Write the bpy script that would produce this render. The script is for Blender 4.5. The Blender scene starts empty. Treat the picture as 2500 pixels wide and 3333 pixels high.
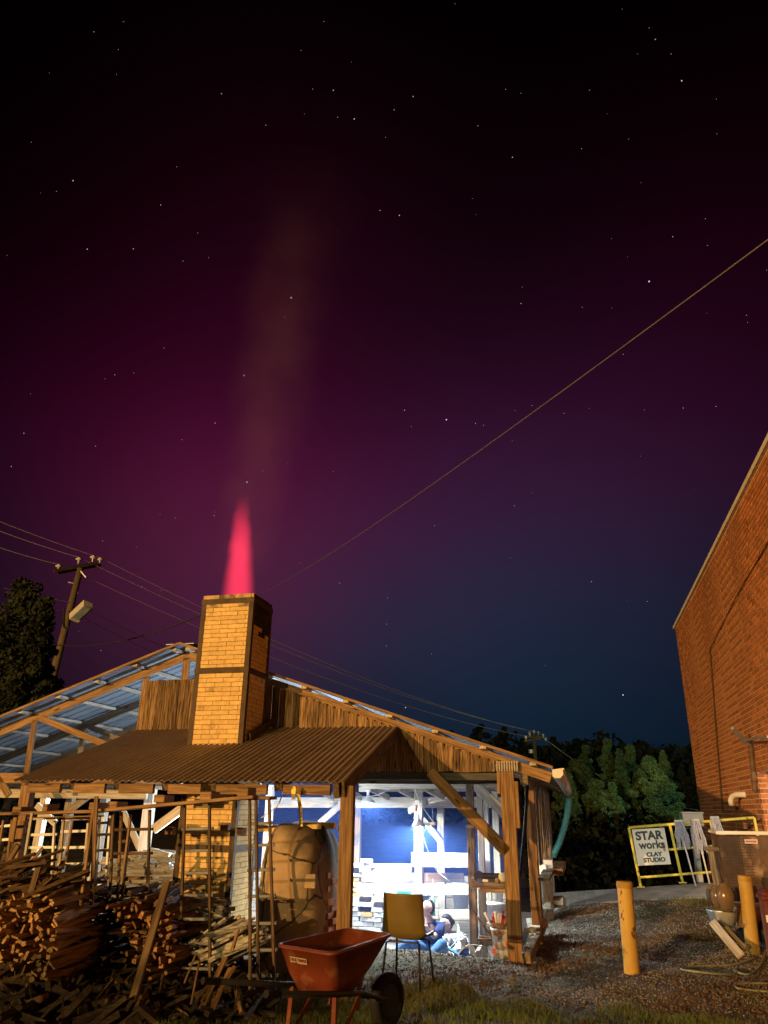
import bpy, bmesh, math, random
import numpy as np
from mathutils import Vector, Matrix
R_ = math.radians
SC = bpy.context.scene
COL = SC.collection

# ---------------------------------------------------------------- camera
F, CX, CY = 2398.0, 1250.0, 1666.5
def _n(v): return v / np.linalg.norm(v)
_up = _n(np.array([1329 - CX, -4280 - CY, F]))
_vy = np.array([1895 - CX, 2642 - CY, F])
_Y = _n(_vy - _up * np.dot(_vy, _up))
_X = np.cross(_Y, _up)
RM = np.array([_X, _Y, _up])
CAM = np.array([0.0, 0.0, 1.65])
def ray(px, py): return RM @ np.array([px - CX, py - CY, F])
def at(px, py, x=None, y=None, z=None):
    d = ray(px, py)
    i, v = (0, x) if x is not None else (1, y) if y is not None else (2, z)
    return Vector(CAM + d * ((v - CAM[i]) / d[i]))
def P(px, py, Y): return at(px, py, y=Y)
cd = bpy.data.cameras.new('camera'); cam = bpy.data.objects.new('camera', cd); COL.objects.link(cam)
cd.sensor_fit = 'VERTICAL'; cd.sensor_height = 36; cd.sensor_width = 27
cd.lens = 36 * F / 3333.0; cd.clip_end = 3000; cd.clip_start = 0.05
r_, u_, b_ = RM @ [1, 0, 0], -(RM @ [0, 1, 0]), -(RM @ [0, 0, 1])
cam.matrix_world = Matrix(((r_[0], u_[0], b_[0], CAM[0]), (r_[1], u_[1], b_[1], CAM[1]), (r_[2], u_[2], b_[2], CAM[2]), (0, 0, 0, 1)))
SC.camera = cam
SC.render.resolution_x, SC.render.resolution_y = 768, 1024
SC.view_settings.view_transform = 'Standard'; SC.view_settings.look = 'None'
SC.view_settings.exposure = 0.0; SC.view_settings.gamma = 1.0
SC.view_settings.use_curve_mapping = False
SC.render.engine = 'CYCLES'
SC.cycles.use_denoising = True
SC.cycles.max_bounces = 6; SC.cycles.diffuse_bounces = 3; SC.cycles.glossy_bounces = 2
SC.cycles.volume_bounces = 0; SC.cycles.transparent_max_bounces = 12
SC.cycles.sample_clamp_indirect = 3.0
SC.cycles.volume_step_rate = 1.5; SC.cycles.volume_max_steps = 96

# ---------------------------------------------------------------- night sky with aurora
def sky():
    w = bpy.data.worlds.new('World'); SC.world = w; w.use_nodes = True
    nt = w.node_tree; N = nt.nodes; L = nt.links; N.clear()
    out = N.new('ShaderNodeOutputWorld'); bg = N.new('ShaderNodeBackground'); L.new(bg.outputs[0], out.inputs[0])
    tc = N.new('ShaderNodeTexCoord'); nr = N.new('ShaderNodeVectorMath'); nr.operation = 'NORMALIZE'
    L.new(tc.outputs['Generated'], nr.inputs[0])
    sp = N.new('ShaderNodeSeparateXYZ'); L.new(nr.outputs[0], sp.inputs[0])
    def math_(op, a, b=None, c=None):
        m = N.new('ShaderNodeMath'); m.operation = op
        for i, v in enumerate((a, b, c)):
            if v is None: continue
            if hasattr(v, 'is_output') or isinstance(v, bpy.types.NodeSocket): L.new(v, m.inputs[i])
            else: m.inputs[i].default_value = v
        return m.outputs[0]
    nz = N.new('ShaderNodeTexNoise'); nz.inputs['Scale'].default_value = 2.2; nz.inputs['Detail'].default_value = 2
    L.new(nr.outputs[0], nz.inputs['Vector'])
    zz = math_('ADD', sp.outputs[2], math_('MULTIPLY', math_('SUBTRACT', nz.outputs[0], 0.5), 0.16))
    rp = N.new('ShaderNodeValToRGB'); L.new(zz, rp.inputs[0]); e = rp.color_ramp
    e.interpolation = 'B_SPLINE'
    pts = [(0.0, (.0030, .0050, .0130)), (.10, (.0060, .0095, .0240)), (.20, (.0120, .0115, .0310)), (.30, (.021, .0085, .031)),
           (.40, (.0345, .0040, .0275)), (.50, (.0285, .0010, .0175)), (.61, (.0120, .0002, .0052)), (.71, (.0034, .0001, .0011)),
           (.80, (.0005, .0002, .0004)), (.92, (.0003, .0003, .0003))]
    while len(e.elements) < len(pts): e.elements.new(.5)
    for el, (p, c) in zip(e.elements, pts): el.position = p; el.color = (*c, 1)
    def lobe(px, py, k):
        d = _n(ray(px, py))
        m = N.new('ShaderNodeVectorMath'); m.operation = 'DOT_PRODUCT'; L.new(nr.outputs[0], m.inputs[0]); m.inputs[1].default_value = tuple(d)
        return math_('POWER', math_('MAXIMUM', m.outputs['Value'], 0.0), k)
    main = lobe(1300, 1950, 9.0)      # the aurora fades out to both sides
    fac = math_('MULTIPLY_ADD', main, 1.0, 0.05)
    mx = N.new('ShaderNodeMix'); mx.data_type = 'RGBA'; mx.blend_type = 'MULTIPLY'; mx.inputs[0].default_value = 1
    cb = N.new('ShaderNodeCombineXYZ'); [L.new(fac, cb.inputs[i]) for i in range(3)]
    L.new(rp.outputs[0], mx.inputs[6]); L.new(cb.outputs[0], mx.inputs[7])
    cur = mx.outputs[2]
    for (px, py, k, c) in [(690, 1840, 60, (.042, .0026, .0085)), (640, 1640, 34, (.015, .0003, .0035)), (2350, 1250, 24, (.008, .0002, .003)), (1700, 2150, 18, (.0005, .0085, .0150)), (930, 900, 40, (.008, .0006, .0032))]:
        s = N.new('ShaderNodeVectorMath'); s.operation = 'SCALE'; s.inputs[0].default_value = c; L.new(lobe(px, py, k), s.inputs['Scale'])
        ad = N.new('ShaderNodeVectorMath'); ad.operation = 'ADD'; L.new(cur, ad.inputs[0]); L.new(s.outputs[0], ad.inputs[1]); cur = ad.outputs[0]
    L.new(cur, bg.inputs[0]); bg.inputs[1].default_value = 1.0
sky()

# ---------------------------------------------------------------- lamps
def lamp(name, kind, loc, col, energy, size=.1, target=None, **k):
    l = bpy.data.lights.new(name, kind); l.color = col; l.energy = energy
    if kind != 'SUN': l.shadow_soft_size = size
    for a, v in k.items(): setattr(l, a, v)
    o = bpy.data.objects.new(name, l); COL.objects.link(o); o.location = loc
    if target is not None: o.rotation_euler = (Vector(target) - Vector(loc)).to_track_quat('-Z', 'Y').to_euler()
    return o
# two far street lamps down the road behind the photographer: each throws its own shadow
LP = Vector((-4.2, 9.2, 2.5))
def street(a, b, D, col, e, n):
    p = LP - Vector((a, 1, b)) * D
    return lamp(n, 'SPOT', p, col, e, .25, target=(-1.0, 12, 3.0), spot_size=R_(60), spot_blend=.3)
street(.49, -.079, 60, (1.0, .53, .165), 192000, 'sodium_street_light')
street(.24, -.098, 60, (1.0, .72, .28), 52000, 'farther_street_light')
lamp('yard_flood_light', 'SPOT', (1.5, 7.0, 4.6), (.78, .95, 1.0), 620, .12, target=(1.6, 15.2, 1.15), spot_size=R_(36), spot_blend=.9)
lamp('street_light_behind_building', 'SPOT', (7.5, 31, 7.0), (.70, 1.0, .66), 5200, .3, target=at(2040, 2520, y=47), spot_size=R_(74), spot_blend=.8)

# ---------------------------------------------------------------- helpers
def tag(o, label=None, cat=None, group=None, kind=None):
    for k, v in (('label', label), ('category', cat), ('group', group), ('kind', kind)):
        if v: o[k] = v
    return o
def thing(name, loc, label, cat, group=None):
    o = bpy.data.objects.new(name, None); COL.objects.link(o); o.location = loc; o.empty_display_size = .2
    return tag(o, label, cat, group)
def wmat(o):
    rot = o.rotation_quaternion if o.rotation_mode == 'QUATERNION' else o.rotation_euler.to_quaternion()
    m = Matrix.Translation(o.location) @ rot.to_matrix().to_4x4()
    return wmat(o.parent) @ m if o.parent else m
def wpos(o): return wmat(o).translation
def link(name, me, m=None, parent=None, loc=None, rot=None):
    """link mesh; loc and rot are in WORLD space"""
    o = bpy.data.objects.new(name, me); COL.objects.link(o)
    if m is not None and not me.materials: me.materials.append(m)
    L0 = Vector(loc) if loc is not None else Vector((0, 0, 0))
    o.rotation_mode = 'QUATERNION'
    W = Matrix.Translation(L0) @ (rot.to_matrix().to_4x4() if rot is not None else Matrix.Identity(4))
    if parent is not None: o.parent = parent; W = wmat(parent).inverted() @ W
    o.location = W.translation; o.rotation_quaternion = W.to_quaternion()
    return o
class MB:
    def __init__(s): s.v = []; s.f = []
    def add(s, vs, fs):
        n = len(s.v); s.v += [tuple(v) for v in vs]; s.f += [tuple(i + n for i in f) for f in fs]
    def box(s, a, b):
        (x0, y0, z0), (x1, y1, z1) = a, b
        s.add([(x0, y0, z0), (x1, y0, z0), (x1, y1, z0), (x0, y1, z0), (x0, y0, z1), (x1, y0, z1), (x1, y1, z1), (x0, y1, z1)],
              [(0, 3, 2, 1), (4, 5, 6, 7), (0, 1, 5, 4), (1, 2, 6, 5), (2, 3, 7, 6), (3, 0, 4, 7)])
    def beam(s, p, q, w, t, up=(0, 0, 1), w2=None):
        p, q = Vector(p), Vector(q); d = (q - p).normalized(); u = Vector(up)
        if abs(d.dot(u)) > .98: u = Vector((0, 1, 0))
        sd = d.cross(u).normalized(); n = sd.cross(d)
        w2 = w if w2 is None else w2
        vs = [p - sd * w / 2 - n * t / 2, p + sd * w / 2 - n * t / 2, p + sd * w / 2 + n * t / 2, p - sd * w / 2 + n * t / 2,
              q - sd * w2 / 2 - n * t / 2, q + sd * w2 / 2 - n * t / 2, q + sd * w2 / 2 + n * t / 2, q - sd * w2 / 2 + n * t / 2]
        s.add(vs, [(0, 3, 2, 1), (4, 5, 6, 7), (0, 1, 5, 4), (1, 2, 6, 5), (2, 3, 7, 6), (3, 0, 4, 7)])
    def tube(s, pts, r, n=8, cap=True):
        pts = [Vector(p) for p in pts]; rs = r if isinstance(r, (list, tuple)) else [r] * len(pts)
        base = len(s.v); prev = None
        for i, p in enumerate(pts):
            d = (pts[min(i + 1, len(pts) - 1)] - pts[max(i - 1, 0)]).normalized()
            a = prev if prev is not None else (Vector((0, 0, 1)) if abs(d.z) < .9 else Vector((1, 0, 0)))
            sx = (a - d * a.dot(d)).normalized(); sy = d.cross(sx); prev = sx
            for k in range(n):
                t = 2 * math.pi * k / n; s.v.append(tuple(p + (sx * math.cos(t) + sy * math.sin(t)) * rs[i]))
        for i in range(len(pts) - 1):
            for k in range(n):
                a, b = base + i * n + k, base + i * n + (k + 1) % n; s.f.append((a, b, b + n, a + n))
        if cap:
            s.f.append(tuple(base + k for k in reversed(range(n)))); s.f.append(tuple(base + (len(pts) - 1) * n + k for k in range(n)))
    def lathe(s, c, prof, n=20, axis='z'):
        base = len(s.v); c = Vector(c)
        for (r, h) in prof:
            for k in range(n):
                t = 2 * math.pi * k / n; x, y = r * math.cos(t), r * math.sin(t)
                v = Vector((x, y, h)) if axis == 'z' else Vector((h, x, y)) if axis == 'x' else Vector((x, h, y))
                s.v.append(tuple(c + v))
        for i in range(len(prof) - 1):
            for k in range(n):
                a, b = base + i * n + k, base + i * n + (k + 1) % n; s.f.append((a, b, b + n, a + n))
    def mesh(s, name='mesh', smooth=False):
        me = bpy.data.meshes.new(name); me.from_pydata(s.v, [], s.f)
        if smooth: me.polygons.foreach_set('use_smooth', [True] * len(me.polygons))
        me.update(); return me
    def build(s, name, m, parent=None, smooth=False, fix=False):
        """vertices are world coordinates: recentre on the mesh so object texture coordinates stay local"""
        if not s.v: return None
        c = Vector(np.mean(np.array(s.v), axis=0)); s.v = [tuple(Vector(v) - c) for v in s.v]
        me = s.mesh(name, smooth)
        if fix:
            bm = bmesh.new(); bm.from_mesh(me); bmesh.ops.recalc_face_normals(bm, faces=bm.faces); bm.to_mesh(me); bm.free()
        return link(name, me, m, parent, c)
def npmesh(name, V, Fc, m, parent=None, kind=None, label=None, smooth=False):
    """V (n,3) float, Fc (m,k) int"""
    me = bpy.data.meshes.new(name); k = Fc.shape[1]
    me.vertices.add(len(V)); me.vertices.foreach_set('co', V.astype(np.float32).ravel())
    me.loops.add(Fc.size); me.loops.foreach_set('vertex_index', Fc.astype(np.int32).ravel())
    me.polygons.add(len(Fc)); me.polygons.foreach_set('loop_start', np.arange(0, Fc.size, k, dtype=np.int32))
    me.polygons.foreach_set('loop_total', np.full(len(Fc), k, dtype=np.int32))
    if smooth: me.polygons.foreach_set('use_smooth', np.ones(len(Fc), dtype=bool))
    me.update(calc_edges=True); me.validate()
    o = link(name, me, m, parent, wpos(parent) if parent else None)
    return tag(o, label, kind=kind)
_bm_cache = {}
def boxmesh(l, w, t, bev=0.0, key=''):
    k = (round(l, 3), round(w, 3), round(t, 3), bev, key)
    if k not in _bm_cache:
        b = MB(); b.box((-l / 2, -w / 2, -t / 2), (l / 2, w / 2, t / 2)); me = b.mesh('box')
        if bev:
            bm = bmesh.new(); bm.from_mesh(me); bmesh.ops.bevel(bm, geom=bm.edges[:], offset=bev, segments=1, affect='EDGES'); bm.to_mesh(me); bm.free()
        _bm_cache[k] = me
    return _bm_cache[k]
def board(name, p, q, w, t, m, parent=None, up=(0, 0, 1), bev=0.003):
    """timber from p to q: w across, t along 'up'; local x runs along the grain"""
    p, q = Vector(p), Vector(q); d = q - p; L = d.length; d.normalize(); u = Vector(up)
    if abs(d.dot(u)) > .98: u = Vector((0, 1, 0))
    y = u.cross(d).normalized(); z = d.cross(y)
    me = boxmesh(L, w, t, bev, m.name)
    rot = Matrix(((d.x, y.x, z.x), (d.y, y.y, z.y), (d.z, y.z, z.z))).to_quaternion()
    return link(name, me, m, parent, (p + q) / 2, rot)
def rnd(seed): return random.Random(seed)

# ---------------------------------------------------------------- materials
def mat(name, c1, c2=None, scale=8, rough=.85, bump=.25, stretch=(1, 1, 1), metal=0, rv=.12, detail=5, lo=.35, hi=.65, spec=.3,
        dirt=None, dscale=2.0, dlo=.55, dhi=.7, emit=None, bdist=.01):
    m = bpy.data.materials.new(name); m.use_nodes = True; nt = m.node_tree; N, L = nt.nodes, nt.links
    bs = N['Principled BSDF']; bs.inputs['Roughness'].default_value = rough; bs.inputs['Metallic'].default_value = metal
    bs.inputs['Specular IOR Level'].default_value = spec
    c2 = c2 or tuple(min(1, c * .7) for c in c1)
    tc = N.new('ShaderNodeTexCoord'); oi = N.new('ShaderNodeObjectInfo')
    off = N.new('ShaderNodeVectorMath'); off.operation = 'MULTIPLY_ADD'
    cmb = N.new('ShaderNodeCombineXYZ'); [L.new(oi.outputs['Random'], cmb.inputs[i]) for i in range(3)]
    L.new(cmb.outputs[0], off.inputs[0]); off.inputs[1].default_value = (37, 53, 19); L.new(tc.outputs['Object'], off.inputs[2])
    mp = N.new('ShaderNodeMapping'); mp.inputs['Scale'].default_value = stretch; L.new(off.outputs[0], mp.inputs[0])
    nz = N.new('ShaderNodeTexNoise'); nz.inputs['Scale'].default_value = scale; nz.inputs['Detail'].default_value = detail; nz.inputs['Roughness'].default_value = .6
    L.new(mp.outputs[0], nz.inputs['Vector'])
    rp = N.new('ShaderNodeValToRGB'); L.new(nz.outputs[0], rp.inputs[0])
    rp.color_ramp.elements[0].position = lo; rp.color_ramp.elements[1].position = hi
    rp.color_ramp.elements[0].color = (*c2, 1); rp.color_ramp.elements[1].color = (*c1, 1)
    cur = rp.outputs[0]
    if dirt:
        n2 = N.new('ShaderNodeTexNoise'); n2.inputs['Scale'].default_value = dscale; n2.inputs['Detail'].default_value = 6; L.new(off.outputs[0], n2.inputs['Vector'])
        mr = N.new('ShaderNodeMapRange'); mr.inputs[1].default_value = dlo; mr.inputs[2].default_value = dhi; L.new(n2.outputs[0], mr.inputs[0])
        mx = N.new('ShaderNodeMix'); mx.data_type = 'RGBA'; L.new(mr.outputs[0], mx.inputs[0]); L.new(cur, mx.inputs[6]); mx.inputs[7].default_value = (*dirt, 1); cur = mx.outputs[2]
    hs = N.new('ShaderNodeHueSaturation'); L.new(cur, hs.inputs['Color'])
    mr = N.new('ShaderNodeMapRange'); mr.inputs[3].default_value = 1 - rv; mr.inputs[4].default_value = 1 + rv; L.new(oi.outputs['Random'], mr.inputs[0]); L.new(mr.outputs[0], hs.inputs['Value'])
    L.new(hs.outputs[0], bs.inputs['Base Color'])
    if bump:
        bp = N.new('ShaderNodeBump'); bp.inputs['Strength'].default_value = bump; bp.inputs['Distance'].default_value = bdist; L.new(nz.outputs[0], bp.inputs['Height']); L.new(bp.outputs[0], bs.inputs['Normal'])
    if emit:
        bs.inputs['Emission Color'].default_value = (*emit[0], 1); bs.inputs['Emission Strength'].default_value = emit[1]
    return m
def wood(name, c1, c2, rv=.18, scale=5, knots=True, bump=.3):
    m = mat(name, c1, c2, scale, .85, bump, (.55, 9, 9), rv=rv, detail=7, lo=.38, hi=.62, bdist=.006)
    if knots:
        nt = m.node_tree; N, L = nt.nodes, nt.links; hs = [n for n in N if n.type == 'HUE_SAT'][0]
        src = hs.inputs['Color'].links[0].from_socket; off = [n for n in N if n.type == 'VECT_MATH'][0]
        mp = N.new('ShaderNodeMapping'); mp.inputs['Scale'].default_value = (1.3, 6, 6); L.new(off.outputs[0], mp.inputs[0])
        vo = N.new('ShaderNodeTexVoronoi'); vo.inputs['Scale'].default_value = 1.6; L.new(mp.outputs[0], vo.inputs['Vector'])
        mr = N.new('ShaderNodeMapRange'); mr.inputs[1].default_value = .16; mr.inputs[2].default_value = .07; L.new(vo.outputs['Distance'], mr.inputs[0])
        mx = N.new('ShaderNodeMix'); mx.data_type = 'RGBA'; L.new(mr.outputs[0], mx.inputs[0]); L.new(src, mx.inputs[6]); mx.inputs[7].default_value = (c2[0] * .35, c2[1] * .3, c2[2] * .3, 1)
        L.new(mx.outputs[2], hs.inputs['Color'])
    return m
M = {}
M['timber'] = wood('timber', (.33, .20, .098), (.15, .082, .037))
M['timber_old'] = wood('timber_old', (.27, .21, .14), (.11, .082, .055))
M['timber_grey'] = wood('timber_grey', (.12, .115, .11), (.06, .055, .05))
M['timber_pale'] = wood('timber_pale', (.58, .52, .43), (.36, .31, .25))
M['siding'] = wood('siding', (.34, .205, .095), (.060, .034, .017), rv=.42, scale=7)
M['stick_dark'] = wood('stick_dark', (.15, .080, .034), (.055, .03, .014), rv=.4, knots=False)  # darker copy of stick: shade within the pile fill put into the colour
M['stick'] = wood('stick', (.30, .16, .065), (.10, .05, .022), rv=.5, knots=False)
M['stick_pale'] = wood('stick_pale', (.36, .34, .30), (.15, .135, .115), rv=.3, knots=False)
M['plank_dark'] = wood('plank_dark', (.15, .095, .05), (.055, .035, .02))
M['roof_brown'] = mat('roof_brown', (.32, .225, .16), (.25, .17, .12), 3, .6, .05, rv=.06, metal=.0, dirt=(.20, .125, .07), dscale=1.2, dlo=.6, dhi=.8)
M['roof_metal'] = mat('roof_metal', (.26, .33, .42), (.20, .26, .34), 2, .45, .04, metal=.25, rv=.05)
M['galv'] = mat('galv', (.55, .56, .56), (.40, .41, .41), 14, .4, .05, metal=.4)
M['fbrick'] = mat('firebrick', (.78, .53, .22), (.62, .41, .16), 16, .9, .3, rv=.10, dirt=(.22, .15, .08), dscale=5.5, dlo=.60, dhi=.80)
M['mortar'] = mat('mortar', (.16, .11, .06), (.09, .06, .035), 20, .95, .2)
M['iron'] = mat('angle_iron', (.095, .060, .036), (.06, .038, .022), 10, .7, .15, metal=.2, rv=.05)
M['fsmoke'] = mat('smoked_firebrick', (.66, .45, .19), (.40, .28, .14), 10, .9, .3, rv=.12, dirt=(.12, .085, .05), dscale=6, dlo=.45, dhi=.65)
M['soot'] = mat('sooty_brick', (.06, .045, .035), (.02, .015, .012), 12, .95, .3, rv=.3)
M['rbrick'] = mat('red_brick', (.54, .205, .072), (.40, .14, .048), 9, .9, .35, rv=.22, dirt=(.26, .10, .045), dscale=.5, dlo=.55, dhi=.75)
M['rmortar'] = mat('brick_mortar', (.80, .60, .42), (.70, .50, .34), 20, .95, .2)
M['coping'] = mat('coping', (.72, .66, .55), (.60, .55, .46), 4, .7, .05)
M['clay'] = mat('kiln_clay', (.40, .295, .185), (.26, .185, .11), 5, .95, .6, dirt=(.36, .25, .15), dscale=2.5, dlo=.5, dhi=.75, bdist=.02)
M['concrete'] = mat('concrete', (.42, .41, .38), (.30, .29, .27), 5, .9, .3, dirt=(.20, .19, .17), dscale=1.2)
M['yellow'] = mat('yellow_paint', (.80, .70, .13), (.70, .60, .10), 12, .5, .08, rv=.03, dirt=(.20, .14, .06), dscale=14, dlo=.62, dhi=.68)
M['boll'] = mat('bollard_paint', (.50, .32, .075), (.42, .26, .055), 4, .55, .12, rv=.06, dirt=(.14, .07, .03), dscale=9, dlo=.615, dhi=.655)
M['orange'] = mat('orange_tray', (.135, .028, .011), (.10, .021, .009), 5, .5, .10, dirt=(.16, .055, .03), dscale=7, dlo=.56, dhi=.66)
M['black'] = mat('black_steel', (.02, .02, .02), (.012, .012, .012), 10, .5, .05)
M['rubber'] = mat('rubber', (.008, .008, .008), (.012, .011, .010), 20, .9, .2)
M['chair'] = mat('chair_shell', (.165, .112, .028), (.135, .09, .024), 3, .5, .04)
M['white'] = mat('white_paint', (.80, .80, .78), (.70, .70, .67), 6, .6, .05)
M['signwhite'] = mat('sign_board', (.74, .76, .72), (.66, .68, .63), 5, .6, .05, dirt=(.45, .38, .24), dscale=3.5, dlo=.66, dhi=.75)
M['ink'] = mat('sign_ink', (.06, .075, .09), (.05, .06, .075), 20, .7, .0)
M['mop'] = mat('mop_strands', (.52, .54, .66), (.30, .31, .42), 30, .95, .3)
M['rust'] = mat('rusty_metal', (.15, .085, .045), (.085, .05, .028), 5, .7, .25, dirt=(.30, .20, .12), dscale=4)
M['cardboard'] = mat('box_board', (.40, .27, .14), (.33, .22, .11), 4, .85, .1)
M['glaze'] = mat('glazed_clay', (.21, .125, .065), (.13, .10, .075), 4, .18, .05, spec=.6)
M['tarp'] = mat('black_tarp', (.018, .02, .024), (.010, .011, .013), 6, .45, .5, bdist=.03)
M['hose'] = mat('garden_hose', (.26, .28, .19), (.16, .17, .12), 10, .5, .05)
M['greenpipe'] = mat('green_corrugated_pipe', (.20, .55, .48), (.15, .45, .40), 10, .4, .05)
M['insul'] = mat('insulator_glass', (.75, .72, .60), (.6, .58, .48), 8, .25, .0)
M['pole'] = wood('pole_wood', (.17, .125, .075), (.07, .05, .03), knots=False)
M['wire'] = mat('wire', (.40, .36, .36), (.32, .29, .29), 8, .5, 0)
M['wiredark'] = mat('dark_wire', (.05, .04, .04), (.03, .03, .03), 8, .7, 0)
M['cablewire'] = mat('grey_cable', (.24, .21, .17), (.18, .16, .13), 8, .6, 0)
M['skin'] = mat('skin', (.66, .42, .32), (.60, .37, .28), 8, .55, .05)
M['hair'] = mat('hair', (.018, .014, .012), (.03, .022, .018), 30, .6, .2)
M['navy'] = mat('navy_cloth', (.030, .045, .13), (.02, .032, .10), 10, .9, .2)
M['jeans'] = mat('jeans', (.07, .17, .38), (.045, .12, .28), 14, .9, .25)
M['whitecloth'] = mat('white_cloth', (.72, .74, .74), (.6, .62, .62), 8, .9, .3)
M['redplastic'] = mat('red_plastic', (.55, .05, .03), (.42, .04, .02), 8, .45, .05)
M['tape'] = mat('caution_tape', (.80, .62, .05), (.75, .55, .04), 8, .4, .05)
M['galvdark'] = mat('dull_steel', (.11, .115, .125), (.06, .06, .065), 9, .5, .1, metal=.3)
M['cardlight'] = mat('sticker_print', (.42, .33, .24), None, 8, .5, 0)
M['green'] = mat('green_lid', (.05, .30, .18), None, 8, .5, 0)
M['bluep'] = mat('blue_plastic', (.05, .12, .45), None, 8, .5, 0)
M['bark'] = wood('bark', (.065, .042, .025), (.03, .02, .012), knots=False, bump=.6)
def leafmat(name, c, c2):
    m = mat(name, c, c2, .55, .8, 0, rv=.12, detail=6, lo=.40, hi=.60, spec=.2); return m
M['leaf_a'] = leafmat('leaf_green', (.060, .095, .036), (.024, .045, .018))
M['leaf_b'] = leafmat('leaf_pine', (.048, .090, .040), (.020, .042, .020))
M['leaf_c'] = leafmat('leaf_dull', (.045, .058, .020), (.018, .028, .012))
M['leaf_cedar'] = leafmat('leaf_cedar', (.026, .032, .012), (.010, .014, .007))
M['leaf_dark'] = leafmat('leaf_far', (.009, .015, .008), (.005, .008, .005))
M['grass'] = mat('grass_blades', (.11, .15, .035), (.14, .115, .045), .8, .85, 0, rv=.1)
M['leaflitter'] = mat('leaf_litter', (.15, .085, .04), (.09, .055, .03), 3, .9, 0)
M['stone'] = mat('gravel_stones', (.32, .29, .26), (.16, .14, .12), 2.0, .9, .2)
def groundmat():
    m = mat('ground_soil', (.155, .115, .08), (.08, .058, .04), 6, .97, .5, detail=9, bdist=.05, dirt=(.055, .06, .028), dscale=.9, dlo=.50, dhi=.62)
    return m
M['ground'] = groundmat()
M['floor'] = mat('pit_floor', (.72, .70, .66), (.58, .56, .52), 4, .95, .4, bdist=.03)

# ---------------------------------------------------------------- ground
def sst(a, b, x):
    t = np.clip((x - a) / (b - a), 0, 1); return t * t * (3 - 2 * t)
def gh(x, y):
    x = np.asarray(x, float); y = np.asarray(y, float)
    h = .02 * np.sin(x * 2.1 + y * 1.3) + .018 * np.sin(y * 2.9 - x * .7) + .008 * np.sin(x * 9 + 1) * np.sin(y * 8)
    h = h * sst(60, 20, np.abs(y)) - .0
    h += (.235 + .062 * np.clip(x, -1, 4)) * sst(11.6, 14.4, y) * sst(-.92, -.35, x)
    h += .05 * np.exp(-((x + 1.9) ** 2 / 1.2 + (y - 9.9) ** 2 / .12))
    pit = sst(-.86, -.98, x) * sst(10.36, 10.46, y)
    h = h * (1 - pit) - .45 * pit
    drop = sst(15.4, 17.5, y) * sst(-1.0, -.7, x)
    h -= 1.6 * drop
    h += sst(45, 150, y) * 9.0
    return h
xs = np.concatenate([np.linspace(-260, -14, 26)[:-1], np.linspace(-14, -7, 30)[:-1], np.arange(-7, 5, .06), np.linspace(5, 14, 40), np.linspace(14, 260, 26)[1:]])
ys = np.concatenate([np.linspace(-90, 2, 14)[:-1], np.linspace(2, 5.8, 20)[:-1], np.arange(5.8, 17.6, .06), np.linspace(17.6, 40, 40), np.linspace(40, 330, 40)[1:]])
gx, gy = np.meshgrid(xs, ys); GZ = gh(gx, gy)
rs = np.random.RandomState(3)
near = sst(7, 5, np.abs(gx + 1)) * sst(19, 16, gy)
GZ += rs.uniform(-.011, .011, GZ.shape) * near
V = np.stack([gx.ravel(), gy.ravel(), GZ.ravel()], 1)
ny, nx = gx.shape; idx = np.arange(nx * ny).reshape(ny, nx)
Fq = np.stack([idx[:-1, :-1].ravel(), idx[:-1, 1:].ravel(), idx[1:, 1:].ravel(), idx[1:, :-1].ravel()], 1)
npmesh('ground', V, Fq, M['ground'], kind='structure', smooth=True)
# pit floor inside the shed
b = MB(); b.box((-9.5, 10.50, -.47), (-1.0, 18.5, -.405)); tag(b.build('shed_floor', M['floor']), kind='structure')
# gravel
def scatter_stones(n, seed, fn, smin, smax, name, m):
    r = np.random.RandomState(seed); pts = fn(r, n); n = len(pts)
    s = r.uniform(smin, smax, (n, 1)) * r.uniform(.6, 1.3, (n, 3)); s[:, 2] *= .7
    octa = np.array([(1, 0, 0), (-1, 0, 0), (0, 1, 0), (0, -1, 0), (0, 0, 1), (0, 0, -1)], float)
    of = np.array([(0, 2, 4), (2, 1, 4), (1, 3, 4), (3, 0, 4), (2, 0, 5), (1, 2, 5), (3, 1, 5), (0, 3, 5)])
    a = r.uniform(0, 6.28, n); ca, sa = np.cos(a)[:, None], np.sin(a)[:, None]
    o = octa[None] * s[:, None, :] * r.uniform(.75, 1.25, (n, 6, 1))
    ox = o[:, :, 0] * ca - o[:, :, 1] * sa; oy = o[:, :, 0] * sa + o[:, :, 1] * ca
    o = np.stack([ox, oy, o[:, :, 2]], 2) + pts[:, None, :]
    Fc = (of[None] + (np.arange(n) * 6)[:, None, None]).reshape(-1, 3)
    return tag(npmesh(name, o.reshape(-1, 3), Fc, m), kind='stuff')
def gravel_pts(r, n):
    y = 8.0 + 7.0 * r.rand(n) ** 1.15; x = -2.4 + r.rand(n) * 5.2
    x = x - .9 * np.maximum(0, (y - 10)) * .0
    ok = ~((x < -.90) & (y > 10.3)); ok &= r.rand(n) < sst(-3.0, -1.4, x) * sst(7.6, 9.0, y) * (.35 + .65 * (np.sin(x * 1.7 + y * 1.1) * .5 + .5))
    x, y = x[ok], y[ok]; return np.stack([x, y, gh(x, y) + .004], 1)
g = scatter_stones(46000, 5, gravel_pts, .006, .0165, 'gravel', M['stone']); tag(g, 'loose grey gravel spread over the yard beside the shed', 'gravel')
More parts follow.
